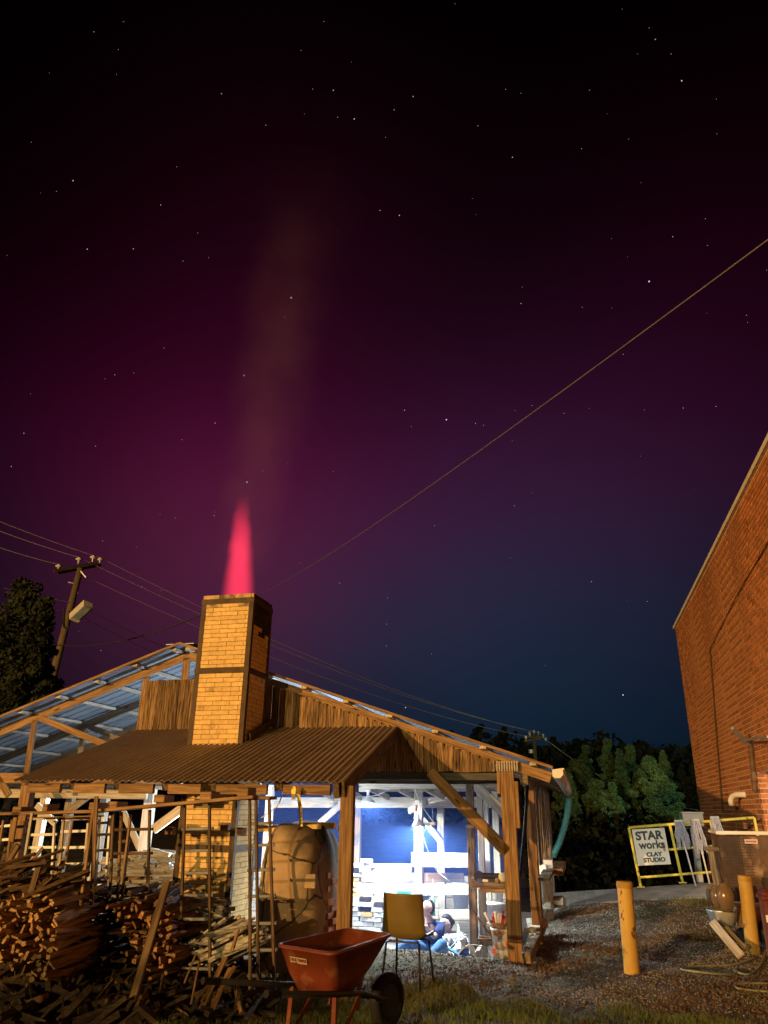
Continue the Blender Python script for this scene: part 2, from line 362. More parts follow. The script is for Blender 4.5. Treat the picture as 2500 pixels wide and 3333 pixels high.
# grass and leaf litter
def blades(n, seed, fn, h0, h1, wd, name, m):
    r = np.random.RandomState(seed); p = fn(r, n); n = len(p)
    a = r.uniform(0, 6.28, n); h = r.uniform(h0, h1, n); ln = r.uniform(-.6, .6, (n, 2)) * h[:, None]
    dx, dy = np.cos(a) * wd, np.sin(a) * wd
    v = np.zeros((n, 3, 3)); v[:, 0] = p; v[:, 0, 0] -= dx; v[:, 0, 1] -= dy; v[:, 1] = p; v[:, 1, 0] += dx; v[:, 1, 1] += dy
    v[:, 2] = p; v[:, 2, 0] += ln[:, 0]; v[:, 2, 1] += ln[:, 1]; v[:, 2, 2] += h
    return tag(npmesh(name, v.reshape(-1, 3), np.arange(n * 3).reshape(-1, 3), m), kind='stuff')
def near_grass(r, n):
    x = r.uniform(-3.4, 3.0, n); y = r.uniform(6.2, 9.2, n)
    lim = 8.3 - .18 * (x + 1) + .25 * np.sin(x * 3.1) + .2 * np.sin(x * 7.7)
    dens = np.where(y < lim, .35 + .65 * (np.sin(x * 2.3 + 1) * np.sin(y * 3.1 + x) > -.2), .05 * (np.sin(x * 5) > 0))
    ok = r.rand(n) < dens; x, y = x[ok], y[ok]; return np.stack([x, y, gh(x, y)], 1)
tag(blades(60000, 7, near_grass, .02, .075, .0035, 'grass', M['grass']), 'short rough grass along the bottom right foreground', 'grass')
def far_grass(r, n):
    c = [at(1840, 2962, z=.05), at(2270, 2965, z=.22), at(1900, 2925, z=.2), at(990, 3290, z=.0), at(2450, 3010, z=.1)]
    k = r.randint(0, 5, n); cc = np.array([tuple(q) for q in c])[k]
    x = cc[:, 0] + r.normal(0, .22, n); y = cc[:, 1] + r.normal(0, .22, n); return np.stack([x, y, gh(x, y)], 1)
tag(blades(6000, 8, far_grass, .02, .09, .004, 'grass_tufts', M['grass']), 'small green grass tufts on the gravel near the concrete slab', 'grass')
def litter(r, n):
    x = r.uniform(-2.6, 2.2, n); y = r.uniform(7.4, 12.5, n); ok = ~((x < -.9) & (y > 10.3)); ok &= r.rand(n) < (.2 + .8 * (np.sin(x * 2.2 - y * 1.6) > .1))
    x, y = x[ok], y[ok]; return np.stack([x, y, gh(x, y) + .01], 1)
tag(blades(15000, 9, litter, .004, .03, .011, 'leaf_litter', M['leaflitter']), 'brown leaf litter scattered over the gravel', 'leaf litter')
# concrete slab under the railing
ZR = 15.2
b = MB(); f0, f1, k0, k1 = P(1800, 2944, 14.3), P(2345, 2917, 14.3), P(1800, 2906, 15.5), P(2345, 2871, 15.5)
x0, x1 = -.66, 3.05
def zl(pa, pb, x): return pa.z + (pb.z - pa.z) * (x - pa.x) / (pb.x - pa.x)
vs = [(x0, 14.3, zl(f0, f1, x0)), (x1, 14.3, zl(f0, f1, x1)), (x1, 15.5, zl(k0, k1, x1)), (x0, 15.5, zl(k0, k1, x0))]
b.add(vs + [(x, y, z - .45) for x, y, z in vs], [(0, 1, 2, 3), (4, 7, 6, 5), (0, 4, 5, 1), (1, 5, 6, 2), (2, 6, 7, 3), (3, 7, 4, 0)])
tag(b.build('concrete_slab', M['concrete']), kind='structure')
def slabz(x, y):
    a = zl(f0, f1, x); c = zl(k0, k1, x); return a + (c - a) * (y - 14.3) / 1.2

# ---------------------------------------------------------------- kiln shed
YG = 10.179
AP = Vector((-5.634, YG, 3.851)); SR, SL = .33, .351
def rz(x): return AP.z - (SR * (x - AP.x) if x > AP.x else SL * (AP.x - x))       # underside line of rafters' top edge
shed = thing('kiln_shed', (-4.2, YG, 0), 'long open timber pole barn over the kiln with a metal gable roof', 'shed')
RX, LX = -.33, -10.9
TR = [YG, YG + 1.25, YG + 2.5, YG + 3.75, YG + 5.0, YG + 6.25]
for i, y in enumerate(TR):
    m = M['timber'] if i == 0 else M['timber_old'] if i % 2 else M['timber']
    for sx, ex in ((AP.x, RX - .02), (AP.x, LX)):
        board('rafter', (sx, y, rz(sx) - .06), (ex, y, rz(ex) - .06), .04, .13, m, shed)
# webs on the open left bay of the front trusses
for k, dy in enumerate((0, 1.25, 2.5)):
    y = YG + dy
    a = P(114, 2345, YG); c = P(88, 2512, YG)
    for (p, q, w) in (((a.x, y, a.z), (c.x, y, c.z - .25), .085), ((P(135, 2338, YG).x, y - .03, P(135, 2338, YG).z), (P(352, 2420, YG).x, y - .03, P(352, 2420, YG).z - .02), .09),
                      ((AP.x - .02, y, AP.z - .1), (AP.x - .02, y, 3.05), .11)):
        board('truss_web', p, q, .04, w, M['timber'] if k == 0 else M['timber_old'], shed, up=(0, 1, 0) if False else (1, 0, 0) if abs(Vector(q).x - Vector(p).x) < .3 else (0, 0, 1))
    if k == 0:
        board('truss_web', P(480, 2188, YG + .04), P(474, 2240, YG + .04), .04, .08, M['timber'], shed, up=(1, 0, 0))
    board('bottom_chord', (LX + .2, y, 2.02), (-6.3, y, 2.02), .04, .14, M['timber'], shed)
# purlins and their ends standing on the rafters
dl = lambda x: rz(x) + .025
pur = [AP.x + .12 + i * .62 for i in range(9)] + [AP.x - .12 - i * .62 for i in range(9)]
for x in pur:
    if LX < x < RX: board('purlin', (x, YG - .26, dl(x)), (x, TR[-1] + .2, dl(x)), .085, .04, M['timber_pale'], shed)
# metal roof in single sheets with raised ribs
def ribsheet(y0, y1, sx, ex, z0, m, name):
    b = MB(); nr = 4; pts = []
    for k in range(nr + 1):
        yy = y0 + (y1 - y0) * k / nr
        if k < nr:
            w = (y1 - y0) / nr; pts += [(yy, 0), (yy + w * .72, 0), (yy + w * .78, .022), (yy + w * .94, .022)]
        else: pts.append((yy, 0))
    for t in (0, .003):
        for (yy, dz) in pts:
            b.v.append((sx, yy, rz(sx) + z0 + dz + t)); b.v.append((ex, yy, rz(ex) + z0 + dz + t))
    n = len(pts)
    for t in (0, 1):
        for i in range(n - 1):
            q = (t * 2 * n + 2 * i, t * 2 * n + 2 * i + 1, t * 2 * n + 2 * i + 3, t * 2 * n + 2 * i + 2); b.f.append(q if t else q[::-1])
    return b.build(name, m, shed)
yy = YG - .30
while yy < TR[-1] + .2:
    ribsheet(yy, yy + .915, AP.x, RX + .02, .05, M['roof_metal'], 'roof_sheet'); ribsheet(yy, yy + .915, AP.x, LX - .05, .05, M['roof_metal'], 'roof_sheet'); yy += .915
for ex in (RX + .02, LX - .05):      # barge trim along the gable
    board('barge_trim', (AP.x, YG - .32, rz(AP.x) + .06), (ex, YG - .32, rz(ex) + .06), .02, .035, M['timber'], shed)
b = MB(); b.beam((AP.x - .11, YG - .3, rz(AP.x) + .05), (AP.x - .11, TR[-1], rz(AP.x) + .05), .24, .012); b.beam((AP.x + .11, YG - .3, rz(AP.x) + .051), (AP.x + .11, TR[-1], rz(AP.x) + .051), .24, .012)
b.build('ridge_cap', M['roof_metal'], shed)
# vertical siding boards
r = rnd(4)
def siding(x0, x1, top, bot, y=YG - .045):
    x = x0
    while x < x1 - .02:
        w = min(r.uniform(.085, .135), x1 - x); xm = x + w / 2
        zt, zb = (top(xm) if callable(top) else top), (bot(xm) if callable(bot) else bot)
        zt = min(zt + r.uniform(-.012, .0), rz(xm) - .09)
        board('siding_board', (xm, y - r.choice((0, .004, .012)), zb + r.uniform(-.01, .004)), (xm, y - r.choice((0, .004, .012)), zt), w - .004, .02, M['siding'], shed, up=(0, 1, 0)); x += w
siding(-6.334, -5.0, 3.42, 2.62)
siding(-4.97, -4.2, 3.40, 2.62); 
siding(-4.2, -1.05, lambda x: rz(x) - .09, 2.117)
board('siding_cap', (-4.2, YG - .07, rz(-4.2) - .075), (-1.0, YG - .07, rz(-1.0) - .075), .02, .022, M['timber'], shed)
# header beams of the gable
board('header_beam', (-6.3, YG + .03, 2.06), (-.95, YG + .03, 2.06), .05, .09, M['timber_grey'], shed)
board('header_beam', (-6.3, YG + .38, 2.02), (-.95, YG + .38, 2.02), .05, .09, M['timber_grey'], shed)
# right corner post: built up of planks
pb, pt = P(1690, 3128, YG), P(1655, 2515, YG)
cx_ = -.90
board('corner_post', (cx_ - .045, YG, -.05), (cx_ - .045, YG, 2.20), .085, .14, M['timber'], shed, up=(0, 1, 0))
board('corner_post', (cx_ + .042, YG, -.05), (cx_ + .042, YG, 2.20), .085, .14, M['timber'], shed, up=(0, 1, 0))
board('post_plank', (cx_ + .11, YG - .01, 1.45), (cx_ + .11, YG - .01, 2.0), .045, .12, M['timber'], shed, up=(0, 1, 0))
board('post_plank', (cx_ - .11, YG - .01, 1.85), (cx_ - .11, YG - .01, 2.12), .04, .12, M['timber'], shed, up=(0, 1, 0))
b = MB()
for i in range(9): b.beam((cx_ - .12 + i * .032, YG - .09, 2.12), (cx_ - .12 + i * .032, YG - .09, 2.24), .018, .02, up=(0, 1, 0))
b.build('nail_plate', M['timber_pale'], shed)
# diagonal braces
board('brace', P(1400, 2512, YG - .02), P(1652, 2775, YG - .02), .10, .14, M['timber'], shed, up=(0, 0, 1))
board('brace', P(1540, 2548, 11.6), P(1650, 2655, 11.6), .06, .14, M['timber_pale'], shed)
# small corner block
# eave gutter on the right and the green pipe hanging from it
b = MB(); gx0 = RX + .01
prof = [(0, .10), (.0, .02), (.03, 0), (.09, 0), (.13, .04), (.13, .10), (.145, .10), (.145, .115), (.12, .115)]
gy0, gy1 = YG - .3, 17.4
for yv, dz in ((gy0, 0), (gy1, -.08)):
    for px_, pz_ in prof: b.v.append((gx0 + px_, yv, rz(RX) - .07 + pz_ + dz))
n = len(prof)
for i in range(n - 1): b.f.append((i, i + 1, n + i + 1, n + i))
b.f.append(tuple(range(n)))
gut = b.build('gutter', M['white'], shed)
# posts, girts and boards of the interior
pale, old = M['timber_pale'], M['timber_old']
def vpost(px, pyt, pyb, Y, w, m, t=.12, z0=None, name='post'):
    a, c = P(px[0], pyt, Y), P(px[1], pyb, Y)
    zb = c.z if z0 is None else z0
    x = (a.x + c.x) / 2
    return board(name, (x, Y, zb), (x, Y, a.z), w, t, m, shed, up=(0, 1, 0))
vpost((1528, 1545), 2530, 3110, 11.2, .10, old, z0=-.42)
vpost((1356, 1372), 2575, 3060, 12.6, .13, pale, z0=-.42)
vpost((1437, 1437), 2600, 3000, 13.4, .11, pale, z0=-.42)
vpost((1558, 1575), 2572, 2900, 12.0, .085, pale, z0=.60)
vpost((1585, 1590), 2560, 3050, 12.6, .085, pale, z0=-.42)
vpost((1618, 1622), 2560, 3100, 13.0, .10, pale, z0=-.42)
vpost((1570, 1575), 2890, 3080, 11.4, .10, pale, z0=-.42)
vpost((1165, 1165), 2590, 2830, 15.0, .12, pale, z0=-.42)
for (p, q, Y, w, m) in [((880, 2612), (1640, 2612), 13.2, .17, pale), ((1170, 2556), (1640, 2553), 11.6, .11, pale), ((1170, 2572), (1640, 2570), 12.1, .05, pale),
                        ((1340, 2798), (1540, 2800), 12.4, .20, pale), ((1150, 2825), (1340, 2828), 12.8, .14, pale), ((1180, 2853), (1510, 2857), 12.6, .13, pale),
                        ((1160, 2892), (1530, 2896), 12.4, .14, pale), ((1430, 2975), (1545, 2975), 12.4, .12, pale),
                        ((1535, 2873), (1662, 2875), 11.0, .12, old), ((1560, 2894), (1662, 2898), 11.15, .07, M['timber']), ((1560, 3060), (1640, 3066), 10.9, .10, old)]:
    board('girt', P(*p, Y), P(*q, Y), .05, w, m, shed)
board('brace', P(1122, 2608, 13.1), P(1040, 2680, 13.1), .05, .10, pale, shed)
board('brace', P(1390, 2612, 12.7), P(1332, 2640, 13.1), .05, .10, pale, shed)
board('brace', P(1375, 2665, 13.1), P(1435, 2740, 13.1), .05, .09, pale, shed)
for px in (1060, 1150, 1240, 1330, 1420):
    board('ceiling_joist', P(px - 30, 2568, 11.7), P(px + 24, 2596, 13.1), .04, .09, pale, shed)
# left bay posts and braces under the lean-to
for (px, Y, w, m) in [((485, 460), 11.6, .16, pale), ((330, 318), 11.8, .12, pale), ((215, 205), 11.6, .12, old), ((130, 120), 12.2, .12, pale), ((872, 868), 11.8, .10, pale)]:
    vpost(px, 2555, 2920, Y, w, m, z0=-.42)
board('brace', P(690, 2560, 10.9), P(500, 2700, 10.9), .06, .13, pale, shed)
board('brace', P(210, 2650, 11.2), P(330, 2560, 11.2), .05, .10, old, shed)
board('brace', P(120, 2620, 11.6), P(180, 2680, 11.6), .05, .10, pale, shed)
board('brace', P(400, 2640, 11.8), P(455, 2760, 11.8), .05, .10, pale, shed)
board('girt', P(0, 2578, 11.0), P(480, 2582, 11.0), .05, .17, pale, shed)
board('girt', P(0, 2558, 11.6), P(850, 2560, 11.6), .05, .10, pale, shed)
board('brace', P(-10, 2520, YG), P(30, 2590, YG), .04, .10, M['timber'], shed)
# right side wall: boards hanging under the eave
for i in range(8):
    y = 11.6 + i * .62; board('side_board', (-.62, y, .95 + .12 * (i % 3)), (-.62, y, 2.02), .02, .30, old, shed, up=(0, 1, 0))
for y in (11.3, 13.4, 15.6, 16.4):
    board('side_post', (-.70, y, -.1), (-.70, y, 2.05), .13, .13, M['timber'] if y == 11.3 else old, shed, up=(0, 1, 0))
board('side_beam', (-.70, 10.3, 2.03), (-.70, 16.5, 2.03), .10, .13, old, shed)
board('side_shelf', (-.56, 11.0, .82), (-.56, 14.6, .82), .16, .04, old, shed)
board('side_shelf', (-.45, 12.6, .80), (-.45, 14.6, .80), .2, .09, M['timber'], shed)
vpost((1738, 1756), 2860, 2990, 11.5, .13, M['siding'], z0=.0)
vpost((1783, 1790), 2870, 2955, 13.2, .12, M['timber'], z0=.1)
board('brace', (-.66, 13.0, 1.2), (-.66, 13.4, 1.9), .03, .10, old, shed); board('brace', (-.66, 12.5, 1.3), (-.66, 12.35, 1.9), .03, .06, pale, shed)
# back wall of the pit: horizontal boards, cracks between them
for i in range(6):
    board('back_board', (-6.5, 13.9, -.32 + i * .17), (-1.2, 13.9, -.32 + i * .17), .03, .16, pale, shed)
for i in range(4):
    board('back_board', (-9.5, 14.2, -.25 + i * .17), (-6.5, 14.2, -.25 + i * .17), .03, .16, pale, shed)

# lean-to roof
XA_, XB_ = -4.985, -4.215
EX, EXL, EY, EZ = -2.355, -6.29, 7.683, 1.90
SLOPE = (2.711 - 1.90) / (YG - EY)
def lz(y): return EZ + (y - EY) * SLOPE
pitch = .0785; x = EXL; k = 0
while x < EX - .01:
    x2 = min(x + pitch * 8.5, EX); ns = int((x2 - x) / pitch * 8) + 1; b = MB()
    for t in (0, .0025):
        for i in range(ns + 1):
            xx = x + (x2 - x) * i / ns; dz = .0105 * math.cos((xx - EXL) / pitch * 2 * math.pi) + .007 * (k % 2) + t
            for yv in (EY - .01 + .012 * (k % 3 == 1), YG - .06): b.v.append((xx, yv, lz(yv) + dz))
    n = (ns + 1) * 2
    for t in (0, 1):
        for i in range(ns):
            q = (t * n + 2 * i, t * n + 2 * i + 2, t * n + 2 * i + 3, t * n + 2 * i + 1); b.f.append(q if t else q[::-1])
    for i in range(ns): b.f.append((2 * i, n + 2 * i, n + 2 * i + 2, 2 * i + 2))
    ob = b.build('corrugated_sheet', M['roof_brown'], shed)
    x = x2 - (.0 if x2 >= EX else pitch * .5); k += 1
    if x2 >= EX: break
b = MB(); r = rnd(17)
for yv in (EY + .12, EY + .75, EY + 1.35, EY + 1.95, YG - .22):
    xx = EXL + .04
    while xx < EX - .03:
        if not (XA_ - .05 < xx < XB_ + .05 and yv > 9.1): zz = lz(yv) + .012; b.box((xx - .007, yv - .007, zz), (xx + .007, yv + .007, zz + .009))
        xx += pitch * r.choice((2, 3))
o = b.build('roof_screws', M['iron'], shed); o['kind'] = 'stuff'
rf = [-6.22, -5.62, -5.05, -4.45, -3.88, -3.12, -2.42]
for i, x in enumerate(rf):
    board('lean_to_rafter', (x, EY + (.16 if i < 6 else .0), EZ - .085 + (.052 if i < 6 else 0)), (x, YG - .1, lz(YG - .1) - .085), .09 if i < 6 else .06, .12 if i < 6 else .15, M['plank_dark'], shed)
for a_, c_ in zip(rf[:-1], rf[1:]):
    board('blocking', (a_ + .10, EY + .07, EZ - .075), (c_ - .08, EY + .07, EZ - .075), .05, .10, M['timber'], shed)
board('rake_board', (EX + .01, EY - .0, EZ - .07), (EX + .01, YG - .07, lz(YG - .07) - .07), .03, .15, M['plank_dark'], shed)
vx = at(1127, 2800, y=EY + .1).x
board('eave_post', (vx, EY + .1, -.02), (vx, EY + .1, EZ - .03), .135, .10, M['timber'], shed, up=(0, 1, 0))
vx = at(78, 2650, y=EY + .1).x
board('eave_post', (vx, EY + .1, -.02), (vx, EY + .1, EZ - .05), .13, .10, M['timber'], shed, up=(0, 1, 0))

# ---------------------------------------------------------------- chimney
XA, XB, Y0, Y1, ZT = -4.985, -4.215, 9.25, 9.92, 4.455
ch = thing('chimney', ((XA + XB) / 2, (Y0 + Y1) / 2, 0), 'tall square firebrick kiln chimney framed in angle iron', 'chimney')
b = MB(); i_ = .018; t_ = .10
for (a_, c_) in (((XA + i_, Y0 + i_, -.1), (XB - i_, Y0 + t_, ZT - .02)), ((XA + i_, Y1 - t_, -.1), (XB - i_, Y1 - i_, ZT - .02)), ((XA + i_, Y0 + t_, -.1), (XA + t_, Y1 - t_, ZT - .02)), ((XB - t_, Y0 + t_, -.1), (XB - i_, Y1 - t_, ZT - .02))): b.box(a_, c_)
b.build('core', M['mortar'], ch)
crs, bl = .0612, .245; r = rnd(9); nrow = int((ZT - .03 - .85) / crs); z = ZT - .02 - crs; row = 0; chb = []
irons = [1.10, 3.30]
while z > .12:
    zc = z + crs / 2
    vis = (z < 2.0) or z > 2.33
    if vis:
        top = z + crs > ZT - .04
        for face in (0, 1):
            L0, L1 = (XA + .055, XB - .055) if face == 0 else (Y0 + .055, Y1 - .055)
            if top: L0, L1 = (XA, XB) if face == 0 else (Y0 + .02, Y1)
            s = L0 - ((row * .5 + face * .25) % 1) * bl * (0 if top else 1)
            while s < L1 - .01:
                e_ = min(s + bl, L1); a_ = max(s, L0)
                if e_ - a_ > .02:
                    l = e_ - a_ - .006; c_ = (a_ + e_) / 2; jit = r.uniform(-.003, .003)
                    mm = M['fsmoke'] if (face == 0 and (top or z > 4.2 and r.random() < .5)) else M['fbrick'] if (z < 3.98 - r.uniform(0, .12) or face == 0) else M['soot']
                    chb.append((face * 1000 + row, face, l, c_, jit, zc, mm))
                s += bl
    z -= crs; row += 1
chb.sort(key=lambda q: q[0]); rest = MB()
for i, (_k, face, l, c_, jit, zc, mm) in enumerate(chb):
    if i < 297:
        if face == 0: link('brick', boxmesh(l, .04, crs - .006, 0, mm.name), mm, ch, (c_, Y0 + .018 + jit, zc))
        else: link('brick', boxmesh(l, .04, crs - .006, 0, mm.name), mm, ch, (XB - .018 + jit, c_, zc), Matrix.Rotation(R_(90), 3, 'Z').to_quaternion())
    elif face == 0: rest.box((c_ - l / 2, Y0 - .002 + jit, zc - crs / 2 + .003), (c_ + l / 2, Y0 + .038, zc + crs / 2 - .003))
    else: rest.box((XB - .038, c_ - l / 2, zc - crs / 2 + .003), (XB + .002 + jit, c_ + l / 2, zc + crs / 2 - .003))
if rest.v: rest.build('brickwork', M['fbrick'], ch)['kind'] = 'stuff'
for (x, y) in ((XA, Y0), (XB, Y0), (XA, Y1), (XB, Y1)):
    sx = 1 if x == XA else -1; sy = 1 if y == Y0 else -1; b = MB()
    b.box((min(x, x + sx * .06), min(y - sy * .008, y), 0), (max(x, x + sx * .06), max(y - sy * .008, y), ZT - .075)); b.box((min(x - sx * .008, x), min(y - sy * .008, y + sy * .06), 0), (max(x - sx * .008, x), max(y - sy * .008, y + sy * .06), ZT - .075))
    b.build('angle_iron', M['iron'], ch)
for z, h in ((ZT - .155, .075), (3.335, .075), (1.13, .08), (2.46, .0)):
    if not h: continue
    b = MB(); e_ = .014
    b.box((XA - e_, Y0 - e_, z), (XB + e_, Y0 - .003, z + h)); b.box((XB + .003, Y0 - .003, z), (XB + e_, Y1 + e_, z + h)); b.box((XA - e_, Y0 - .003, z), (XA - .003, Y1 + e_, z + h)); b.box((XA - .003, Y1 + .003, z), (XB + .003, Y1 + e_, z + h))
    b.build('iron_band', M['iron'], ch)
board('flashing', (XB + .06, Y0 + .1, lz(Y0 + .1) + .06), (XB + .06, YG - .1, lz(YG - .1) + .10), .02, .10, M['iron'], ch)

# ---------------------------------------------------------------- kiln body
def kiln():
    k = thing('kiln', (-3.4, 9.6, 0), 'clay covered wood kiln with a cracked rounded tan shell and a sooty shoulder', 'kiln')
    xa, xb, ya, yb, zt = -3.64, -2.88, 8.50, 9.75, 1.47
    me = bpy.data.meshes.new('kiln_shell'); bm = bmesh.new(); bmesh.ops.create_cube(bm, size=2)
    bmesh.ops.subdivide_edges(bm, edges=bm.edges[:], cuts=22, use_grid_fill=True)
    import mathutils.noise as mn
    for v in bm.verts:
        p = v.co; pw = 3.2
        l = (abs(p.x) ** pw + abs(p.y) ** pw + max(0, p.z) ** pw) ** (1 / pw) if p.z > 0 else (abs(p.x) ** pw + abs(p.y) ** pw) ** (1 / pw)
        if l > 1e-4: p = Vector((p.x / l, p.y / l, p.z / l if p.z > 0 else p.z))
        q = Vector(((xa + xb) / 2 + p.x * (xb - xa) / 2 * (1 - .06 * max(0, -p.z)), (ya + yb) / 2 + p.y * (yb - ya) / 2, max(-.1, zt * .5 + p.z * zt * .52)))
        q += Vector((mn.noise(q * 2.1), mn.noise(q * 2.3 + Vector((9, 0, 0))), mn.noise(q * 2.2 + Vector((0, 7, 0))))) * .07
        v.co = q - Vector((-3.4, 9.6, .7))
    bm.to_mesh(me); bm.free(); me.polygons.foreach_set('use_smooth', [True] * len(me.polygons))
    m = M['clay'].copy(); m.name = 'kiln_clay_cracked'; nt = m.node_tree; N, L = nt.nodes, nt.links
    hs = [n for n in N if n.type == 'HUE_SAT'][0]; src = hs.inputs['Color'].links[0].from_socket
    tc = [n for n in N if n.type == 'TEX_COORD'][0]
    nz = N.new('ShaderNodeTexNoise'); nz.inputs['Scale'].default_value = 2.0; nz.inputs['Detail'].default_value = 4; L.new(tc.outputs['Object'], nz.inputs['Vector'])
    mxv = N.new('ShaderNodeMix'); mxv.data_type = 'VECTOR'; mxv.inputs[0].default_value = .25; L.new(tc.outputs['Object'], mxv.inputs[4]); L.new(nz.outputs['Color'], mxv.inputs[5])
    vo = N.new('ShaderNodeTexVoronoi'); vo.feature = 'DISTANCE_TO_EDGE'; vo.inputs['Scale'].default_value = 1.9; L.new(mxv.outputs[1], vo.inputs['Vector'])
    mr = N.new('ShaderNodeMapRange'); mr.inputs[1].default_value = .018; mr.inputs[2].default_value = .004; L.new(vo.outputs['Distance'], mr.inputs[0])
    mx = N.new('ShaderNodeMix'); mx.data_type = 'RGBA'; L.new(mr.outputs[0], mx.inputs[0]); L.new(src, mx.inputs[6]); mx.inputs[7].default_value = (.05, .035, .022, 1)
    # soot spreading from the firing end shoulder
    dst = N.new('ShaderNodeVectorMath'); dst.operation = 'DISTANCE'; L.new(mxv.outputs[1], dst.inputs[0]); dst.inputs[1].default_value = (.47, -.26, .66)
    m2 = N.new('ShaderNodeMapRange'); m2.inputs[1].default_value = .50; m2.inputs[2].default_value = .16; L.new(dst.outputs['Value'], m2.inputs[0])
    mx2 = N.new('ShaderNodeMix'); mx2.data_type = 'RGBA'; L.new(m2.outputs[0], mx2.inputs[0]); L.new(mx.outputs[2], mx2.inputs[6]); mx2.inputs[7].default_value = (.015, .013, .012, 1)
    L.new(mx2.outputs[2], hs.inputs['Color'])
    link('clay_shell', me, m, k, (-3.4, 9.6, .7))
    # brick firing end seen past the right edge of the shell
    r = rnd(12); n = 0
    for row in range(15):
        for c in range(3):
            y = 9.05 + c * .235 + (row % 2) * .117; z = -.02 + row * .068
            if r.random() < .06: continue
            mk = M['rbrick'] if r.random() < .7 else M['fbrick']; link('brick', boxmesh(.225, .06, .062, .004, 'k' + mk.name), mk, k, (-2.86 + r.uniform(-.02, .02) - .10 * (row / 17) ** 3, y, z), Matrix.Rotation(R_(90), 3, 'Z').to_quaternion())
    for i in range(8):
        link('stoke_brick', boxmesh(.22, .10, .07, .004, 'k'), M['fbrick'], k, (-3.65 + i * .03 + (i % 3) * .25, 8.9 + (i % 2) * .3, 1.42 + .02 * (i % 3)))
    link('patch_block', boxmesh(.12, .03, .14, .004, 'p'), M['clay'], k, P(1010, 2868, 8.56))
kiln()

# ---------------------------------------------------------------- brick building
XW = 3.1; YF, YN, HW = 22.95, 2.0, 6.70
bb = thing('brick_building', (XW + 2, 14, 0), 'tall orange lit red brick building with a pale coping at the right edge', 'building')
door_y1 = at(2461, 2515, x=XW).y; door_z = at(2461, 2515, x=XW).z; door_y0 = door_y1 - 1.8
b = MB(); xb_ = XW + .012
b.box((xb_, YN, 0), (XW + .35, door_y0, HW)); b.box((xb_, door_y0, door_z), (XW + .35, door_y1, HW)); b.box((xb_, door_y1, 0), (XW + .35, YF, HW))
b.box((XW + .35, YF - .35, 0), (XW + 14, YF, HW)); b.box((XW + .35, YN, HW - .3), (XW + 14, YF - .35, HW - .15))
b.build('wall', M['rmortar'], bb)
c_h, c_l = .0867, .29; cand = []
for row in range(int(HW / c_h)):
    z = row * c_h + c_h / 2; y = YN + (row % 2) * c_l / 2
    while y < YF - .02:
        l = min(c_l, YF - y)
        if not (z < door_z and y + l / 2 > door_y0 and y + l / 2 < door_y1): cand.append((y + l / 2, z, l))
        y += c_l
def proj(p):
    c = RM.T @ (np.array(p) - CAM); return (CX + F * c[0] / c[2], CY + F * c[1] / c[2], c[2]) if c[2] > .1 else (-1, -1, -1)
scored = []
for (y, z, l) in cand:
    u, v, d = proj((XW, y, z)); s = 1 / d if (0 < u < 2500 and 0 < v < 3333 and d > 0) else -1
    scored.append((s, y, z, l))
scored.sort(reverse=True); r = rnd(21)
full = boxmesh(c_l - .016, .03, c_h - .017, 0, 'rb')
for s, y, z, l in scored[:296]:
    me = full if abs(l - c_l) < .01 else boxmesh(max(.03, l - .014), .03, c_h - .014, 0, 'rb')
    link('brick', me, M['rbrick'], bb, (XW + .016 + r.uniform(-.002, .002), y, z), Matrix.Rotation(R_(90), 3, 'Z').to_quaternion())
mats3 = [M['rbrick']]
for k3, shade in enumerate(((.62, .25, .095), (.46, .165, .058), (.54, .205, .075))):
    m3 = mat('red_brick_%s' % ('pale', 'deep', 'mid')[k3], shade, tuple(c * .72 for c in shade), 9, .9, .35, dirt=tuple(c * .55 for c in shade), dscale=.45, dlo=.54, dhi=.72)
    b = MB()
    for i, (s, y, z, l) in enumerate(scored[296:]):
        if (i * 7 + int(y * 13) + int(z * 29)) % 3 != k3 or y < 6: continue
        j = r.uniform(-.002, .002); b.box((XW + .003 + j, y - l / 2 + .008, z - c_h / 2 + .0085), (XW + .02, y + l / 2 - .008, z + c_h / 2 - .0085))
    o = b.build('brickwork', m3, bb); o['kind'] = 'stuff'
b = MB(); b.box((XW - .05, YN, HW), (XW + .40, YF + .05, HW + .085)); b.box((XW + .40, YF - .35, HW), (XW + 14, YF + .05, HW + .085)); b.build('coping', M['coping'], bb)
# doorway jamb
for row in range(int(door_z / c_h)):
    off = (row % 2) * .11
    for (xa_, xc_) in ((XW + .0, XW + .12 + off), (XW + .127 + off, XW + .35)):
        if xc_ - xa_ > .04: link('brick', boxmesh(xc_ - xa_ - .012, .03, c_h - .014, 0, 'rb'), M['rbrick'], bb, ((xa_ + xc_) / 2 + .006, door_y1 - .006, row * c_h + c_h / 2))
b = MB(); b.box((XW + .19, door_y1 - .06, 0), (XW + .24, door_y1 - .02, door_z)); b.build('door_frame', M['white'], bb)
lamp('doorway_light', 'POINT', (XW + 1.0, door_y1 - 1.6, 2.1), (1, .86, .78), 60, .1)
